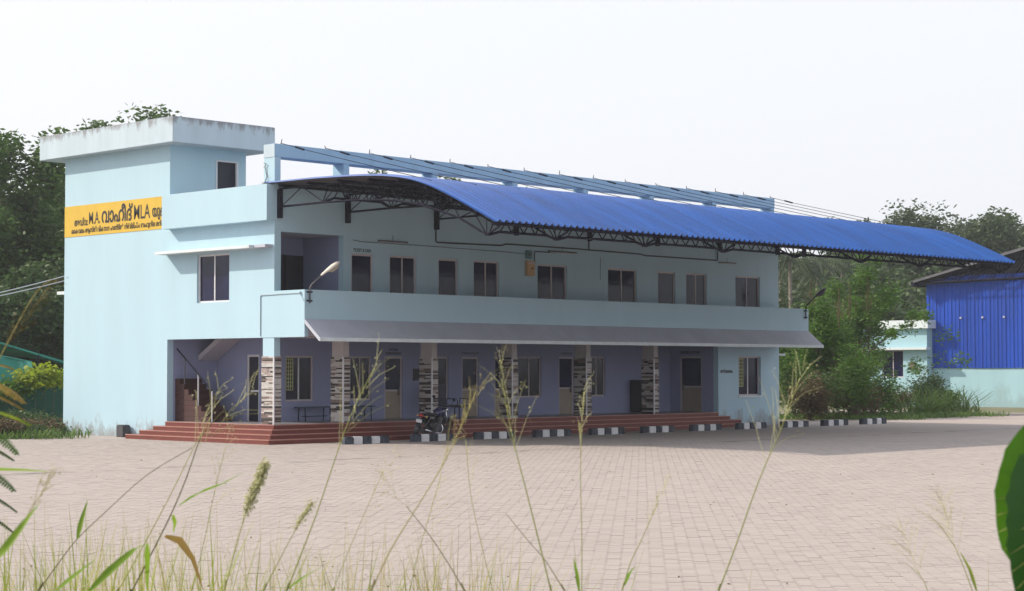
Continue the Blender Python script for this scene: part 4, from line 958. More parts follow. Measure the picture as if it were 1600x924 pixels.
# --- hazy far trees and palms on the right
FT = 'hazy trees along the far right skyline'
for i, (px, d, top, sp, lab) in enumerate(((1388, 150, 316, .8, 'hazy tall tree rising behind the middle of the canopy end'), (1345, 160, 345, .7, 'small hazy tree left of the tallest skyline tree'), (1475, 158, 330, .85, 'hazy tree in the skyline group left of the shed roof'), (1515, 150, 336, .85, 'dense round hazy tree above the canopy tip'), (1556, 152, 345, .7, 'narrow hazy tree right of the canopy tip'), (1598, 148, 350, .8, 'hazy yellowish green tree at the right picture edge'), (1440, 165, 345, .9, 'low hazy tree in the skyline gap'), (1495, 170, 338, .9, 'hazy tree behind the skyline pair left of the shed roof'), (1578, 172, 352, 1.0, 'hazy broad tree just above the shed roof edge'), (1418, 172, 350, .9, 'hazy tree half hidden by the canopy crest'), (1368, 168, 338, .9, 'hazy tree just behind the tallest skyline tree'), (1535, 165, 342, 1.0, 'hazy tree filling the skyline above the canopy tip'),
        (1300, 140, 418, .8, 'dark hazy tree under the canopy right of the palms'), (1395, 135, 408, .9, 'hazy tree behind the tallest feathery tree'), (1428, 128, 415, .9, 'hazy tree just left of the blue shed'), (1335, 170, 425, 1.0, 'low hazy tree far behind the feathery trees'), (1248, 165, 404, 1.0, 'hazy grey-green tree behind the first palm'), (1285, 172, 410, 1.0, 'hazy grey-green tree behind the second palm'))):
    tree('skyline_tree', lab, GV(px, d), zat(top, d), sp * 1.1, 90 + i, 'leaf_hazy', 19000, .42, 1.7, trunk_r=.22, first=.42, group=FT, low=(30 if i > 11 else 8))
for i, (px, d) in enumerate(((1230, 120), (1290, 126), (1350, 122), (1410, 118), (1460, 124), (1260, 150), (1380, 152), (1520, 130), (1580, 132))):
    bush('thicket', ['dense thicket far behind the building end', 'thicket below the far palms', 'thicket behind the tallest feathery tree', 'thicket behind the annex roof', 'thicket left behind the blue shed', 'distant thicket at the foot of the palms', 'distant thicket in the gap beside the shed', 'thicket hidden behind the shed wall', 'thicket behind the shed roof'][i], GV(px, d), 4.2, zat(462, d) * 1.0, 120 + i, 'leaf_hazy', 5000, .5, 'thickets behind the right-hand trees', 'thicket')
def palm(label, base, h, seed, lean):
    rng = random.Random(seed); t = thing('coconut_palm', label, 'palm tree', base, 'hazy coconut palms')
    top = Vector(base) + Vector((lean, lean * .4, h)); q = MB(); q.tube([Vector(base) - Vector((0, 0, .2)), Vector(base) + Vector((lean * .2, 0, h * .5)), top], [.22, .15, .11], 7); q.build('trunk', 'bark_pale', t, True)
    for k in range(15):
        a = 2 * math.pi * k / 15 + rng.uniform(-.2, .2); el = rng.uniform(-.3, 1.1); L = rng.uniform(2.6, 3.6); d = Vector((math.cos(a), math.sin(a), 0)); q = MB(); pts = []
        for i in range(8): s = i / 7; pts.append(top + d * (L * s * math.cos(el * .6)) + UP * (L * (s * math.sin(el) - s * s * (.75 + .35 * max(0, el)))))
        q.tube(pts, [.04] * 4 + [.02] * 4, 4)
        for i in range(1, 22):
            s = i / 22 * 7; j = min(6, int(s)); p = pts[j].lerp(pts[j + 1], s - j); sd = d.cross(UP)
            for sg in (-1, 1): ll = .75 * math.sin(math.pi * (.12 + .8 * i / 22)); e = p + sd * sg * ll * .7 - UP * ll * .75 + d * ll * .3; q.ribbon([p, (p + e) / 2 + UP * .04, e], [.03, .04, .008], d, t=rng.random())
        q.build('frond', 'leaf_palm', t)
for px, d, top, lab, s in ((1238, 118, 405, 'hazy coconut palm just right of the building end', 1), (1274, 126, 412, 'second hazy coconut palm from the building end', 2), (1318, 130, 415, 'hazy coconut palm below the canopy truss tips', 3), (1222, 135, 420, 'farthest coconut palm, half hidden by the building end', 4)):
    palm(lab, GV(px, d), zat(top, d), s, random.Random(s).uniform(-.8, .8))

# ------------------------------------------------------------------ left yard edge: net fence, net roof, vines, wires
def left_edge():
    t = thing('net_fence', 'dark green shade-net fence between thin posts at the left', 'fence', GV(30, 70))
    a, b = GV(-130, 69), GV(140, 71)
    for k in range(6):
        p0 = a.lerp(b, k / 6); p1 = a.lerp(b, (k + 1) / 6); q = MB(); n = 8; vs = []; fs = []; rng = random.Random(k)
        nr = (b - a).cross(UP).normalized()
        for i in range(n + 1):
            for j in range(5): s = p0.lerp(p1, i / n) + UP * (1.62 * j / 4 - .02 * math.sin(i / n * math.pi) * (j == 4)) + nr * (rng.uniform(-.03, .03)); vs.append(s)
            if i:
                for j in range(4): o = (i - 1) * 5 + j; fs.append((o, o + 5, o + 6, o + 1))
        q.add(vs, fs); q.build('net_panel', 'net_green', t, True)
        q = MB(); q.tube([p0 - UP * .3 - nr * .05, p0 + UP * 1.75 - nr * .05], .035, 6); q.build('post', 'steel_dark', t)
    t = thing('shade_net', 'teal shade-net roof sagging over the plot behind the fence', 'shade net', GV(20, 76))
    q = MB(); c0, c1 = P(-120, 500, 73), P(118, 572, 74); d0, d1 = P(-120, 545, 79), P(125, 566, 80); n = 14; vs = []; fs = []
    for i in range(n + 1):
        for j in range(6):
            s = i / n; u = j / 5; p = c0.lerp(c1, s).lerp(d0.lerp(d1, s), u); p = p + UP * (-.22 * math.sin(u * math.pi) + .10 * math.sin(s * 9 + u * 2)); vs.append(p)
        if i:
            for j in range(5): o = (i - 1) * 6 + j; fs.append((o, o + 6, o + 7, o + 1))
    q.add(vs, fs); q.build('net_sheet', 'net_teal', t, True)
    q = MB(); q.tube([c0, c1], .05, 6); q.build('edge_pole', 'net_teal', t)
    for px, py in ((-60, 518), (60, 555)):
        p = P(px, py, 73.5); q = MB(); q.tube([(p.x, p.y, -.2), p], .04, 6); q.build('post', 'steel_dark', t)
    # second, lower net
    t = thing('shade_net', 'lower fold of teal net hanging at the far left', 'shade net', GV(-10, 72))
    q = MB(); c0, c1 = P(-110, 535, 69.2), P(50, 566, 69.4); d0, d1 = P(-110, 592, 68.9), P(60, 600, 69.0); vs = []; fs = []
    for i in range(13):
        for j in range(5): s = i / 12; u = j / 4; vs.append(c0.lerp(c1, s).lerp(d0.lerp(d1, s), u) + FW * (.12 * math.sin(s * 17 + u)))
        if i:
            for j in range(4): o = (i - 1) * 5 + j; fs.append((o, o + 5, o + 6, o + 1))
    q.add(vs, fs); q.build('net_sheet', 'net_teal', t, True); q = MB(); q.tube([c0, c1], .03, 5); q.build('edge_cord', 'net_teal', t)
left_edge()
for px, py, lf, lab, s in ((78, 592, 'leaf_yellow', 'sunlit yellow-green vine over the net fence beside the wall', 1), (58, 588, 'leaf_yellow', 'yellow-green vine left of the brightest vine', 2), (24, 608, 'leaf_bright', 'green vine clump on the net fence at far left', 3), (-14, 612, 'leaf_bright', 'green vine at the left picture edge', 4)):
    c = P(px, py, 68.8); rng = np.random.default_rng(s); t = thing('vine', lab, 'vine', (c.x, c.y, 0), 'vines on the net fence'); q = MB()
    for k in range(2): q.tube([(c.x + rng.normal(0, .2), c.y, 0), c + Vector((rng.normal(0, .3), rng.normal(0, .1), rng.normal(0, .2)))], .006, 4)
    q.build('stems', 'bark', t); C = np.array(c) + rng.normal(size=(700, 3)) * np.array([.36, .36, .17]); link('foliage', quad_mesh('foliage', leaf_quads(C, .2, rng, 1.5), lf, rng.uniform(0, 1, 700)), t)
for i, (a, b, lab) in enumerate((((-120, 484, 66), (300, 366, 80), 'upper overhead wire against the dark trees'), ((-120, 486, 66), (300, 378, 80), 'lower overhead wire against the dark trees'))):
    q = MB(); A, B = P(*a), P(*b); q.tube([A.lerp(B, k / 10) - UP * (.25 * math.sin(k / 10 * math.pi)) for k in range(11)], .022, 5); tag(q.build('overhead_wire', 'tube_white'), lab, 'wire', 'overhead wires at the left')
# bare twig on the terrace by the tower
q = MB(); rng = random.Random(4); b = Vector((2.95, 4.2, 7.0)); q.tube([b, b + Vector((.15, 0, .6)), b + Vector((.42, -.05, 1.15)), b + Vector((.45, -.05, 1.7))], [.02, .016, .012, .006], 5)
for k in range(7): p = b + Vector((.08 * k, 0, .5 + .16 * k)); q.tube([p, p + Vector((rng.uniform(-.2, .2), rng.uniform(-.1, .1), rng.uniform(.1, .25)))], [.008, .004], 4)
tag(q.build('dry_twig', 'bark'), 'bare dry twig sticking up beside the roof tower', 'twig')
for x, lab in ((.02, 'tangle of dry creeper on the near frame post'),):
    q = MB(); rng = random.Random(8); p = Vector((x - .03, .38, 7.5)); pts = [p + Vector((rng.uniform(-.03, .0), rng.uniform(-.06, .06), .09 * k)) for k in range(8)]; q.tube(pts, .012, 5)
    for k in range(9): a = rng.choice(pts); q.tube([a, a + Vector((rng.uniform(-.08, .0), rng.uniform(-.12, .12), rng.uniform(-.02, .1)))], .007, 4)
    tag(q.build('dry_creeper', 'bark'), lab, 'creeper')

# ------------------------------------------------------------------ blue shed and annex at the right
def shed():
    XS = 64.0; yL, yR = 17.45, -6.0; zb, zt = 2.18, 7.68
    t = thing('blue_shed', 'large shed with deep blue ribbed metal wall above a pale blue plinth wall', 'shed', (XS + 5, 6, 0))
    part_box('plinth_wall', t, 'shed_wall', XS + .06, XS + .3, yR, yL, -.2, zb + .05)
    pr = [(0, 0), (.10, 0), (.13, -.035), (.19, -.035), (.22, 0), (.36, 0), (.39, -.02), (.43, -.02), (.46, 0), (.60, 0), (.63, -.035), (.69, -.035), (.72, 0), (.86, 0), (.89, -.02), (.93, -.02), (.96, 0), (1.018, 0)]
    q = MB(); vs = []; fs = []
    for i, (u, h) in enumerate(pr):
        vs += [(h, -u, zb), (h, -u, zt)]
        if i: o = 2 * (i - 1); fs.append((o, o + 1, o + 3, o + 2))
    q.add(vs, fs); me = q.mesh('wall_sheet', 'shed_blue')
    for k in range(22):
        o = bpy.data.objects.new('wall_sheet', me); col.objects.link(o); o.parent = t; o.matrix_parent_inverse = Matrix.Translation(-t.location); o.location = (XS, yL - 1.02 * k, random.Random(k).uniform(-.01, .01))
    for y in (15.1, 13.65, 12.25):
        q = MB(); q.ball((XS - .06, y, 5.15), .07, seg=8); q.tube([(XS - .05, y, 5.15), (XS, y, 5.2)], .02, 5); q.build('wall_bulb', 'frame_white', t)
    # open gable under a roof that climbs to the right
    ye = yL + .35; sl = .23; z0 = 7.42
    def rz(y): return z0 + (ye - y) * sl
    q = MB(); x0, x1 = XS - .9, XS + 14
    q.add([(x0, ye, rz(ye)), (x0, yR, rz(yR)), (x1, yR, rz(yR)), (x1, ye, rz(ye))], [(0, 1, 2, 3)], 0)
    q.add([(x0, ye, rz(ye) - .05), (x0, yR, rz(yR) - .05), (x1, yR, rz(yR) - .05), (x1, ye, rz(ye) - .05)], [(3, 2, 1, 0)], 1); q.build('roof', ['roof_blue', 'roof_under'], t)
    q = MB(); q.add([(x0 - .01, ye, rz(ye) - .12), (x0 - .01, yR, rz(yR) - .12), (x0 - .01, yR, rz(yR) + .03), (x0 - .01, ye, rz(ye) + .03)], [(0, 1, 2, 3)]); q.build('rake_trim', 'steel_grey', t)
    part_box('gutter', t, 'steel_dark', x0, x1, ye - .02, ye + .16, rz(ye) - .34, rz(ye) - .055)
    for i in range(6):
        x = x0 + .15 + i * .35 if i < 5 else XS + 1.5
        q = MB(); q.bar((x, ye, rz(ye) - .12), (x, yR, rz(yR) - .12), .08); q.bar((x, ye, rz(ye) - .15), (x, yR, z0 + .2), .07)
        n = 20
        for k in range(n):
            y = ye - (ye - yR) * k / n; y2 = ye - (ye - yR) * (k + 1) / n; zl_ = rz(ye) - .15 + (z0 + .2 - rz(ye) + .15) * k / n
            q.bar((x, y, zl_), (x, y2, rz(y2) - .12), .04)
        q.build('rafter_truss', 'steel_dark', t)
    for i in range(16):
        y = ye - .4 - i * 1.35; q = MB(); q.bar((x0 + .1, y, rz(y) - .10), (XS + 3, y, rz(y) - .10), .06); q.build('purlin', 'steel_dark', t)
    wall_mb('x', XS + 3.0, .1, yR, yL - 2, zt - 3, zt + .3).build('inner_partition', 'roof_under', t)
    wall_mb('y', yL + .02, -.2, XS + .31, XS + 12, 2.2, 7.3).build('side_wall', 'shed_wall', t)
    # annex
    XA = 63.35; y0, y1 = 17.05, 21.80
    t = thing('annex', 'small pale blue flat-roofed annex in front of the blue shed, half hidden by trees', 'building', (XA + 2, (y0 + y1) / 2, 0))
    ops = [(18.70, 20.20, 1.62, 3.26)]
    wall_mb('x', XA, .22, y0, y1, -.2, 4.56, ops).build('wall', 'shed_wall', t)
    wall_mb('y', y1, -.2, XA + .22, XA + 5.9, -.2, 4.56).build('far_side_wall', 'shed_wall', t)
    wall_mb('y', y0, .2, XA + .22, XA + .60, -.2, 4.56).build('near_side_wall', 'shed_wall', t)
    part_box('roof', t, 'ledge_paint', XA - .3, XA + 5.9, y0 - .25, y1 - .7, 4.562, 5.06)
    part_box('sunshade', t, 'ledge_paint', XA - .5, XA - .003, y0 - .25, y1 + .15, 3.28, 3.42)
    window(t, 'x', XA, 18.70, 20.20, 1.62, 3.26, recess=.06)
    q = MB(); q.box(XA - .12, XA - .003, 17.85, 18.22, 2.13, 2.55); q.build('meter_box', 'stone_brown', t)
    q = MB(); q.box(XA - .08, XA - .003, 17.50, 17.83, 2.12, 2.18); q.build('shelf', 'stone_pink', t)
shed()

# ------------------------------------------------------------------ litter on the paving
def litter():
    rng = np.random.default_rng(9); C = []
    for k in range(130):
        px = rng.uniform(30, 1560); d = 17.8 + 30 * rng.uniform(0, 1) ** 1.6; p = GV(px, d, .012); C.append(p[:])
    C = np.array([c for c in C if not (c[0] > -1.2 and c[1] > -1.2)]); V = leaf_quads(C, .045, rng, 2.2, .12); o = link('leaf_litter', quad_mesh('leaf_litter', V, 'dry_litter', rng.uniform(0, 1, len(C)))); tag(o, 'dry leaf scraps scattered over the paving', kind='stuff')
litter()

# ------------------------------------------------------------------ foreground grasses on the bank
def bank_z(d):
    pr = [(-14, .42), (-4, .50), (2, .50), (6, .42), (10, .20), (13, .0), (15.5, -.05)]
    return float(np.interp(d, [p[0] for p in pr], [p[1] for p in pr]))
def curve_pts(pix, d, n=18):
    """smooth 3D curve through frame points, at depth d, run down to the bank"""
    pts = [P(px, py, d + i * .02) for i, (px, py) in enumerate(pix)]
    v = pts[0] - pts[1]; v = v.normalized(); z0 = bank_z(d) - .03
    if v.z < -.15:
        k = (pts[0].z - z0) / -v.z; foot = pts[0] + v * k * .8; foot.z = z0; m1 = foot.lerp(pts[0], .5); m2 = pts[0].lerp(pts[1], -.18); pts = [foot, m1, m2] + pts
    out = []; q = [pts[0]] + pts + [pts[-1]]
    for i in range(1, len(q) - 2):
        for j in range(n // max(1, len(pts) - 1) + 1):
            t = j / (n // max(1, len(pts) - 1) + 1); a, b, c, e = q[i - 1], q[i], q[i + 1], q[i + 2]
            out.append(.5 * ((2 * b) + (c - a) * t + (2 * a - 5 * b + 4 * c - e) * t * t + (3 * b - a - 3 * c + e) * t ** 3))
    out.append(pts[-1]); return out
def blade(t, pix, d, w, m='blade', seed=0, twist=.4):
    q = MB(); rng = random.Random(seed); pts = [P(x, y, d + .05 * i) for i, (x, y) in enumerate(pix)]
    full = []
    for a, b in zip(pts, pts[1:]):
        for j in range(4): full.append(a.lerp(b, j / 4))
    full.append(pts[-1]); n = len(full); wd = [w * (.35 + .65 * min(1, 4 * i / n)) * (1 - (i / (n - 1)) ** 2.2) + .0004 for i in range(n)]
    q.ribbon(full, wd, RT * .8 + UP * twist + FW * .4, t=rng.random(), fold=.35); return q.build('leaf', m, t, True)
def panicle(t, base, tip, seed, spread=.5, nb=26, ln=.22, seeds=9, seed_r=.0042, pm='seed', drop=0.0, rad=.0008, dense=False):
    """open seed head: fine branchlets with small spikelets"""
    rng = random.Random(seed); q = MB(); ax = (tip - base); L = ax.length; ax.normalize()
    if not dense: nb = max(9, int(nb * .62)); spread *= 1.45
    for k in range(nb):
        s = (k / nb) ** .9; p = base.lerp(tip, s); a = rng.uniform(0, 2 * math.pi); o = ax.orthogonal().normalized(); o2 = ax.cross(o)
        d = (ax * (1.0 if not dense else 1.6) + (o * math.cos(a) + o2 * math.sin(a)) * spread * rng.uniform(.5, 1.3)).normalized(); l = ln * .85 * (1 - .6 * s) * rng.uniform(.6, 1.25)
        e = p + d * l - UP * drop * l; m_ = p.lerp(e, .5) + UP * .01
        q.tube([p, m_, e], [rad, rad * .8, rad * .5], 3, t=rng.random(), cap=False)
        for j in range(seeds if dense else max(3, seeds // 2)):
            u = rng.uniform(.2, 1.0); c = (p.lerp(m_, u * 2) if u < .5 else m_.lerp(e, u * 2 - 1)) + Vector((rng.gauss(0, .006), rng.gauss(0, .006), rng.gauss(0, .006))); r = seed_r * (.62 if dense else .5) * rng.uniform(.6, 1.2); dd = (d + Vector((rng.gauss(0, .4), rng.gauss(0, .4), rng.gauss(0, .4)))).normalized(); s1 = dd.orthogonal().normalized(); s2 = dd.cross(s1)
            q.add([c - dd * r * 1.8, c + s1 * r * .7, c + s2 * r * .7, c - (s1 + s2) * r * .6, c + dd * r * 1.8], [(0, 2, 1), (0, 3, 2), (0, 1, 3), (4, 1, 2), (4, 2, 3), (4, 3, 1)], t=rng.random())
    return q.build('seed_head', pm, t)
GG = 'tall grass stalks in front of the camera'
def stalk(label, pix, d, r=.0035, m='stem_green', pan=None, leaves=(), seed=0, nodes=True, **kw):
    base = GV(pix[0][0], d, bank_z(d)); t = thing('grass_stalk', label, 'grass stalk', base, GG); pts = curve_pts(pix, d); n = len(pts)
    q = MB(); q.tube(pts, [r * .46 * (1 - .75 * (i / (n - 1))) + .0005 for i in range(n)], 6, t=random.Random(seed).random()); q.build('stem', m, t, True)
    for i, lv in enumerate(leaves): blade(t, lv[0], d, lv[1], lv[2] if len(lv) > 2 else 'blade', seed + i)
    if pan: panicle(t, P(*pan[0], d), P(*pan[1], d + .03), seed, **kw)
    return t
stalk('dark stem crossing the steps, with a green blade turning red at its tip', [(206, 924), (262, 815), (292, 745), (316, 680), (352, 640)], 5.2, .0052, 'stem_dark', ((312, 700), (400, 600)), [([(281, 790), (310, 772), (345, 758), (382, 738)], .011), ([(270, 805), (274, 818), (271, 834)], .006, 'blade')], 1, spread=.55, nb=22, ln=.16, seeds=6)
stalk('leaning stem left of the dark stem, seed head before the stair opening', [(184, 924), (232, 838), (268, 770), (300, 705), (330, 650)], 5.6, .0042, 'stem_green', ((300, 700), (345, 600)), [([(258, 838), (282, 846), (302, 874), (318, 924)], .012, 'blade_brown')], 2, spread=.5, nb=18, ln=.17, seeds=6)
stalk('thin slanted stem with one upright green blade, lower left', [(60, 924), (90, 882), (121, 842), (165, 800), (230, 742), (300, 700)], 5.4, .0038, 'stem_dark', None, [([(121, 842), (128, 812), (137, 782)], .008)], 3)
stalk('broad bright blade leaning right at lower left', [(146, 990), (152, 924)], 4.6, .004, 'stem_green', None, [([(140, 924), (175, 890), (212, 858), (230, 850)], .012), ([(230, 850), (231, 880), (230, 924)], .008)], 4)
stalk('second broad green blade at lower left, lower than the first', [(84, 990), (90, 924)], 4.4, .004, 'stem_green', None, [([(88, 924), (120, 898), (150, 874)], .009)], 5)
stalk('stem with the dense yellow-green seed plume', [(350, 924), (364, 872), (379, 818), (396, 770), (414, 730)], 4.8, .0042, 'stem_green', ((378, 818), (412, 735)), [], 6, spread=.22, nb=60, ln=.085, seeds=15, seed_r=.0046, dense=True)
stalk('tall stem whose seed head rises before the second column', [(448, 924), (472, 862), (495, 802), (520, 728), (548, 650), (585, 575)], 5.0, .0048, 'stem_green', ((530, 700), (592, 562)), [([(449, 922), (478, 900), (502, 888)], .006)], 7, spread=.50, nb=24, ln=.20, seeds=7)
stalk('shorter fuzzy stem left of the tall stem', [(412, 924), (440, 868), (462, 828), (482, 798)], 5.1, .003, 'stem_green', ((458, 834), (486, 790)), [], 8, spread=.15, nb=18, ln=.05, seeds=9, dense=True)
stalk('blurred straw-coloured stem before the motorcycle', [(580, 924), (610, 860), (650, 795), (690, 730), (715, 680), (745, 610)], 4.4, .0036, 'grass_straw', ((690, 730), (760, 590)), [], 9, spread=.35, nb=22, ln=.12, seeds=7, pm='grass_straw')
stalk('straight dark stem leaning left across the paving', [(726, 924), (700, 880), (672, 838), (634, 790)], 5.3, .0034, 'stem_dark', ((640, 796), (590, 740)), [], 10, spread=.5, nb=12, ln=.12, seeds=4, rad=.0006)
stalk('big open seed head in the middle, before the fourth column', [(861, 924), (842, 846), (822, 766), (808, 712), (796, 660), (784, 592)], 5.0, .0046, 'stem_green', ((808, 712), (782, 562)), [], 11, spread=.62, nb=30, ln=.20, seeds=7, rad=.0006)
stalk('upright thin stem right of the big middle seed head', [(909, 924), (909, 836), (907, 750), (908, 690), (912, 612)], 5.6, .0030, 'stem_green', ((907, 715), (913, 600)), [([(905, 924), (901, 895), (896, 872)], .006)], 12, spread=.42, nb=18, ln=.13, seeds=6)
stalk('long stem before the corner room, seed head beside its window', [(1123, 924), (1150, 852), (1178, 772), (1198, 722), (1220, 672), (1250, 590)], 5.0, .0044, 'stem_green', ((1197, 724), (1258, 570)), [], 13, spread=.55, nb=26, ln=.20, seeds=7)
stalk('slender stem with a yellow blade base, right of middle', [(972, 924), (985, 880), (1004, 840), (1028, 785)], 5.2, .0036, 'stem_green', ((1012, 826), (1045, 745)), [([(976, 915), (983, 898), (993, 884)], .006)], 14, spread=.3, nb=12, ln=.10, seeds=5, rad=.0006)
stalk('thin brown stem slanting left past the middle', [(882, 924), (852, 876), (826, 846), (790, 802)], 5.4, .0026, 'stem_dark', None, [], 15)
stalk('pale feathery seed head at lower right, nearer the middle', [(1455, 940), (1445, 912), (1432, 890)], 5.6, .0036, 'stem_green', ((1440, 905), (1408, 822)), [], 16, spread=.75, nb=34, ln=.16, seeds=8, rad=.0007, seed_r=.003)
stalk('pale feathery seed head at lower right, nearer the big leaves', [(1525, 940), (1508, 892), (1490, 850)], 5.6, .0046, 'stem_green', ((1496, 866), (1470, 775)), [([(1526, 924), (1515, 890), (1500, 862)], .006, 'grass_green')], 17, spread=.75, nb=44, ln=.19, seeds=9, rad=.0007, seed_r=.003)
stalk('arching seed head drooping over the dark trees, far left', [(-60, 640), (-10, 575), (20, 520), (48, 470), (72, 442), (90, 440)], 4.6, .0036, 'grass_straw', ((8, 545), (82, 440)), [], 18, spread=.34, nb=34, ln=.12, seeds=6, pm='leaf_orange', drop=.2, rad=.0005, seed_r=.003)
stalk('green stem with a seed spray at lower centre left', [(640, 924), (652, 870), (668, 815), (690, 740)], 5.7, .0028, 'stem_green', ((660, 840), (705, 690)), [], 19, spread=.45, nb=16, ln=.14, seeds=5, rad=.0006)
stalk('stem leaning right before the first bench', [(520, 924), (545, 860), (575, 790), (600, 735)], 6.0, .0026, 'stem_green', ((560, 828), (625, 700)), [], 20, spread=.5, nb=16, ln=.15, seeds=5, rad=.0006)
stalk('stem left of the plume, seed spray over the steps', [(300, 924), (318, 850), (335, 770), (352, 700)], 6.0, .0026, 'stem_green', ((322, 835), (365, 640)), [], 21, spread=.5, nb=18, ln=.16, seeds=5, rad=.0006)
stalk('blurred green blade entering from the left edge', [(-40, 920), (0, 866)], 3.4, .004, 'stem_green', ((40, 810), (85, 742)), [([(-30, 900), (5, 862), (40, 815), (62, 786)], .009)], 22, spread=.2, nb=14, ln=.08, seeds=6, pm='grass_straw')
stalk('horizontal yellow-green blade at the left edge', [(-60, 800), (-40, 735)], 4.0, .003, 'stem_green', None, [([(-40, 735), (0, 734), (40, 735), (76, 737)], .004)], 23)
stalk('thin stem before the third column', [(770, 924), (752, 850), (735, 770), (728, 690)], 5.9, .0024, 'stem_green', ((738, 786), (724, 630)), [], 24, spread=.5, nb=16, ln=.14, seeds=5, rad=.0006)
def fan(seed, n, px0, px1, d0, d1, h, m, name, label, w=.006, lean=.3):
    rng = np.random.default_rng(seed); S = []
    for k in range(60): d = rng.uniform(d0, d1); p = GV(rng.uniform(px0, px1), d, bank_z(d)); S.append((*p, .10))
    return tufts(name, label, S, n, h, w, m, seed, lean=lean)
fan(31, 1300, -60, 360, 5.6, 8.4, .95, 'grass_green', 'bank_grass', 'green and yellow grass blades along the lower left', .0045)
fan(32, 2600, -60, 760, 5.4, 8.4, .98, 'grass_straw', 'straw_grass', 'thin straw-coloured grass along the lower edge', .0022)
fan(33, 700, 330, 900, 6.2, 8.2, .88, 'grass_green', 'bank_grass_clump', 'short green grass tips along the lower middle edge', .004)
fan(34, 1500, -700, 2400, 1.2, 6.0, .40, 'grass_low', 'bank_turf', 'low turf on the bank the picture was taken from', .004, .6)
fan(36, 160, 900, 1560, 6.2, 8.2, .84, 'grass_green', 'bank_grass_sprigs', 'few grass tips along the lower right edge', .003)

# feathery shrub at the left edge
def pinnate_leaf(t, base, d, L, seed, m):
    rng = random.Random(seed); q = MB(); d = d.normalized(); pts = [base + d * (L * s) - UP * (L * .35 * s * s) for s in np.linspace(0, 1, 9)]
    q.tube(pts, [.002] * 9, 4, t=.3)
    for i in range(1, 26):
        s = i / 26 * 8; j = min(7, int(s)); p = pts[j].lerp(pts[j + 1], s - j); ax = (pts[j + 1] - pts[j]).normalized(); sd = ax.cross(UP).normalized()
        for sg in (-1, 1):
            l = L * .17 * math.sin(math.pi * (.15 + .75 * i / 26)) * rng.uniform(.85, 1.1); e = p + (sd * sg * .9 + ax * .45 - UP * .25).normalized() * l
            q.ribbon([p, p.lerp(e, .5), e], [.002, L * .018, .001], ax, t=rng.random())
    q.build('leaf', m, t)
t = thing('pinnate_shrub', 'feathery-leaved shrub with orange-tinged fronds at the left edge', 'shrub', GV(-90, 5.2, bank_z(5.2)))
q = MB(); b0 = GV(-90, 5.2, bank_z(5.2)); q.tube([b0, P(-70, 800, 5.2), P(-50, 640, 5.2), P(-30, 560, 5.2)], [.012, .010, .007, .004], 6); q.build('stem', 'bark', t, True)
for i, (px, py, ex, ey, L, m) in enumerate(((-40, 590, 30, 590, .20, 'leaf_orange'), (-45, 610, 25, 612, .20, 'leaf_orange'), (-45, 640, 38, 632, .22, 'leaf_yellow'), (-50, 655, 20, 668, .20, 'leaf_bright'), (-35, 570, 10, 560, .16, 'leaf_orange'), (-55, 690, 12, 690, .20, 'leaf_mid'), (-60, 720, 15, 725, .20, 'leaf_mid'), (-55, 760, 15, 770, .19, 'leaf_mid'), (-60, 790, 12, 800, .19, 'leaf_mid'), (-50, 620, -120, 600, .22, 'leaf_bright'), (-60, 700, -150, 690, .22, 'leaf_bright'))):
    a = P(px, py, 5.2); b = P(ex, ey, 5.1 + .1 * (i % 3)); pinnate_leaf(t, a, b - a, (b - a).length * 1.02 + .02, 200 + i, m)
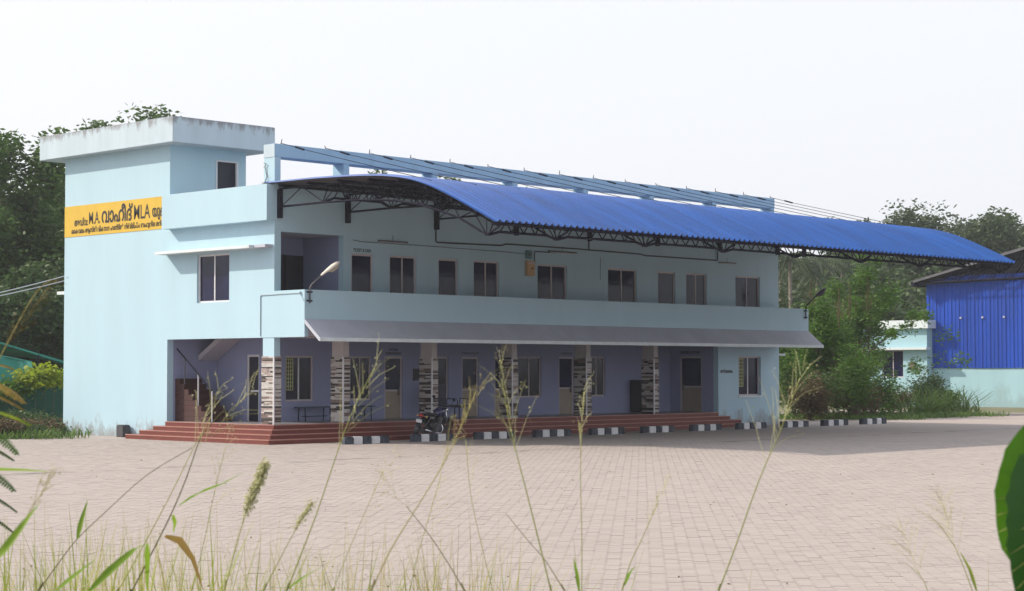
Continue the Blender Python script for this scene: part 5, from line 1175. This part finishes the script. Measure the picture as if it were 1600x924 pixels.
# broad-leaved plant at the right edge
def broad_leaf(t, base, tip, side, w, m, seed, cup=.25, hole=False):
    rng = random.Random(seed); ax = tip - base; L = ax.length; ax.normalize(); sd = (side - ax * side.dot(ax)).normalized(); nr = sd.cross(ax); nu, nv = 14, 8; vs = []; fs = []; q = MB()
    for i in range(nu + 1):
        s = i / nu; hw = w * (math.sin(math.pi * min(1, s * .95 + .05)) ** .62) * (1 - .22 * s); c = base + ax * (L * s) + nr * (L * .12 * math.sin(s * math.pi))
        for j in range(-nv, nv + 1): u = j / nv; vs.append(c + sd * (hw * u * (1 + .02 * math.sin(s * 22 + j))) + nr * (cup * hw * u * u + .006 * math.sin(s * 40) * abs(u)))
        if i:
            for j in range(2 * nv): o = (i - 1) * (2 * nv + 1) + j; fs.append((o, o + 1, o + 2 * nv + 2, o + 2 * nv + 1))
    q.add(vs, fs, t=rng.random()); lf = q.build('leaf', m, t, True)
    q = MB(); q.tube([base + ax * (L * s) + nr * (L * .12 * math.sin(s * math.pi) - .002) for s in np.linspace(0, .97, 12)], list(np.linspace(.004, .001, 12)), 5, t=.9)
    for k in range(1, 9):
        s = k / 10
        for sg in (-1, 1): c = base + ax * (L * s) + nr * (L * .12 * math.sin(s * math.pi) - .001); e = base + ax * (L * min(.98, s + .13)) + sd * sg * w * .85 * (math.sin(math.pi * min(1, s + .15)) ** .6) + nr * (L * .12 * math.sin(s * math.pi) + cup * w * .6); q.tube([c, e], [.0016, .0005], 4, t=.8)
    q.build('veins', 'stem_green', lf, True)
d = 3.3; t = thing('broad_leaf_plant', 'big glossy dark green leaves at the right edge, close to the camera', 'plant', GV(1680, d, bank_z(d)))
q = MB(); q.tube([GV(1680, d, bank_z(d)), P(1672, 1000, d), P(1655, 820, d), P(1640, 640, d)], [.014, .012, .009, .005], 8); q.build('stem', 'bark', t, True)
broad_leaf(t, P(1612, 712, d), P(1606, 965, d - .04), -RT * .95 - FW * .2 + UP * .05, .078, 'big_leaf', 1, .22)
broad_leaf(t, P(1640, 655, d + .10), P(1580, 880, d + .08), -RT * .95 + FW * .1, .078, 'big_leaf_lit', 2, .15)
broad_leaf(t, P(1655, 820, d), P(1740, 700, d + .06), UP * .4 + FW * .8, .08, 'big_leaf', 3)
broad_leaf(t, P(1640, 640, d), P(1700, 520, d + .1), RT * .5 + FW * .8, .07, 'big_leaf_lit', 4)
broad_leaf(t, P(1660, 900, d), P(1760, 900, d - .1), UP * .5 + FW * .8, .08, 'big_leaf', 5)

# ------------------------------------------------------------------ haze: one closed box of even air round everything
def haze():
    q = MB(); q.box(-500, 500, -500, 500, -1.2, 24); o = tag(q.build('haze', 'concrete'), kind='stuff')
    m = bpy.data.materials.new('haze_air'); m.use_nodes = True; nt = m.node_tree; nt.nodes.clear()
    out = nt.nodes.new('ShaderNodeOutputMaterial'); v = nt.nodes.new('ShaderNodeVolumePrincipled'); v.inputs['Density'].default_value = .00042; v.inputs['Color'].default_value = (.90, .94, 1.0, 1); v.inputs['Anisotropy'].default_value = .25
    nt.links.new(v.outputs[0], out.inputs['Volume']); o.data.materials.clear(); o.data.materials.append(m)
haze()
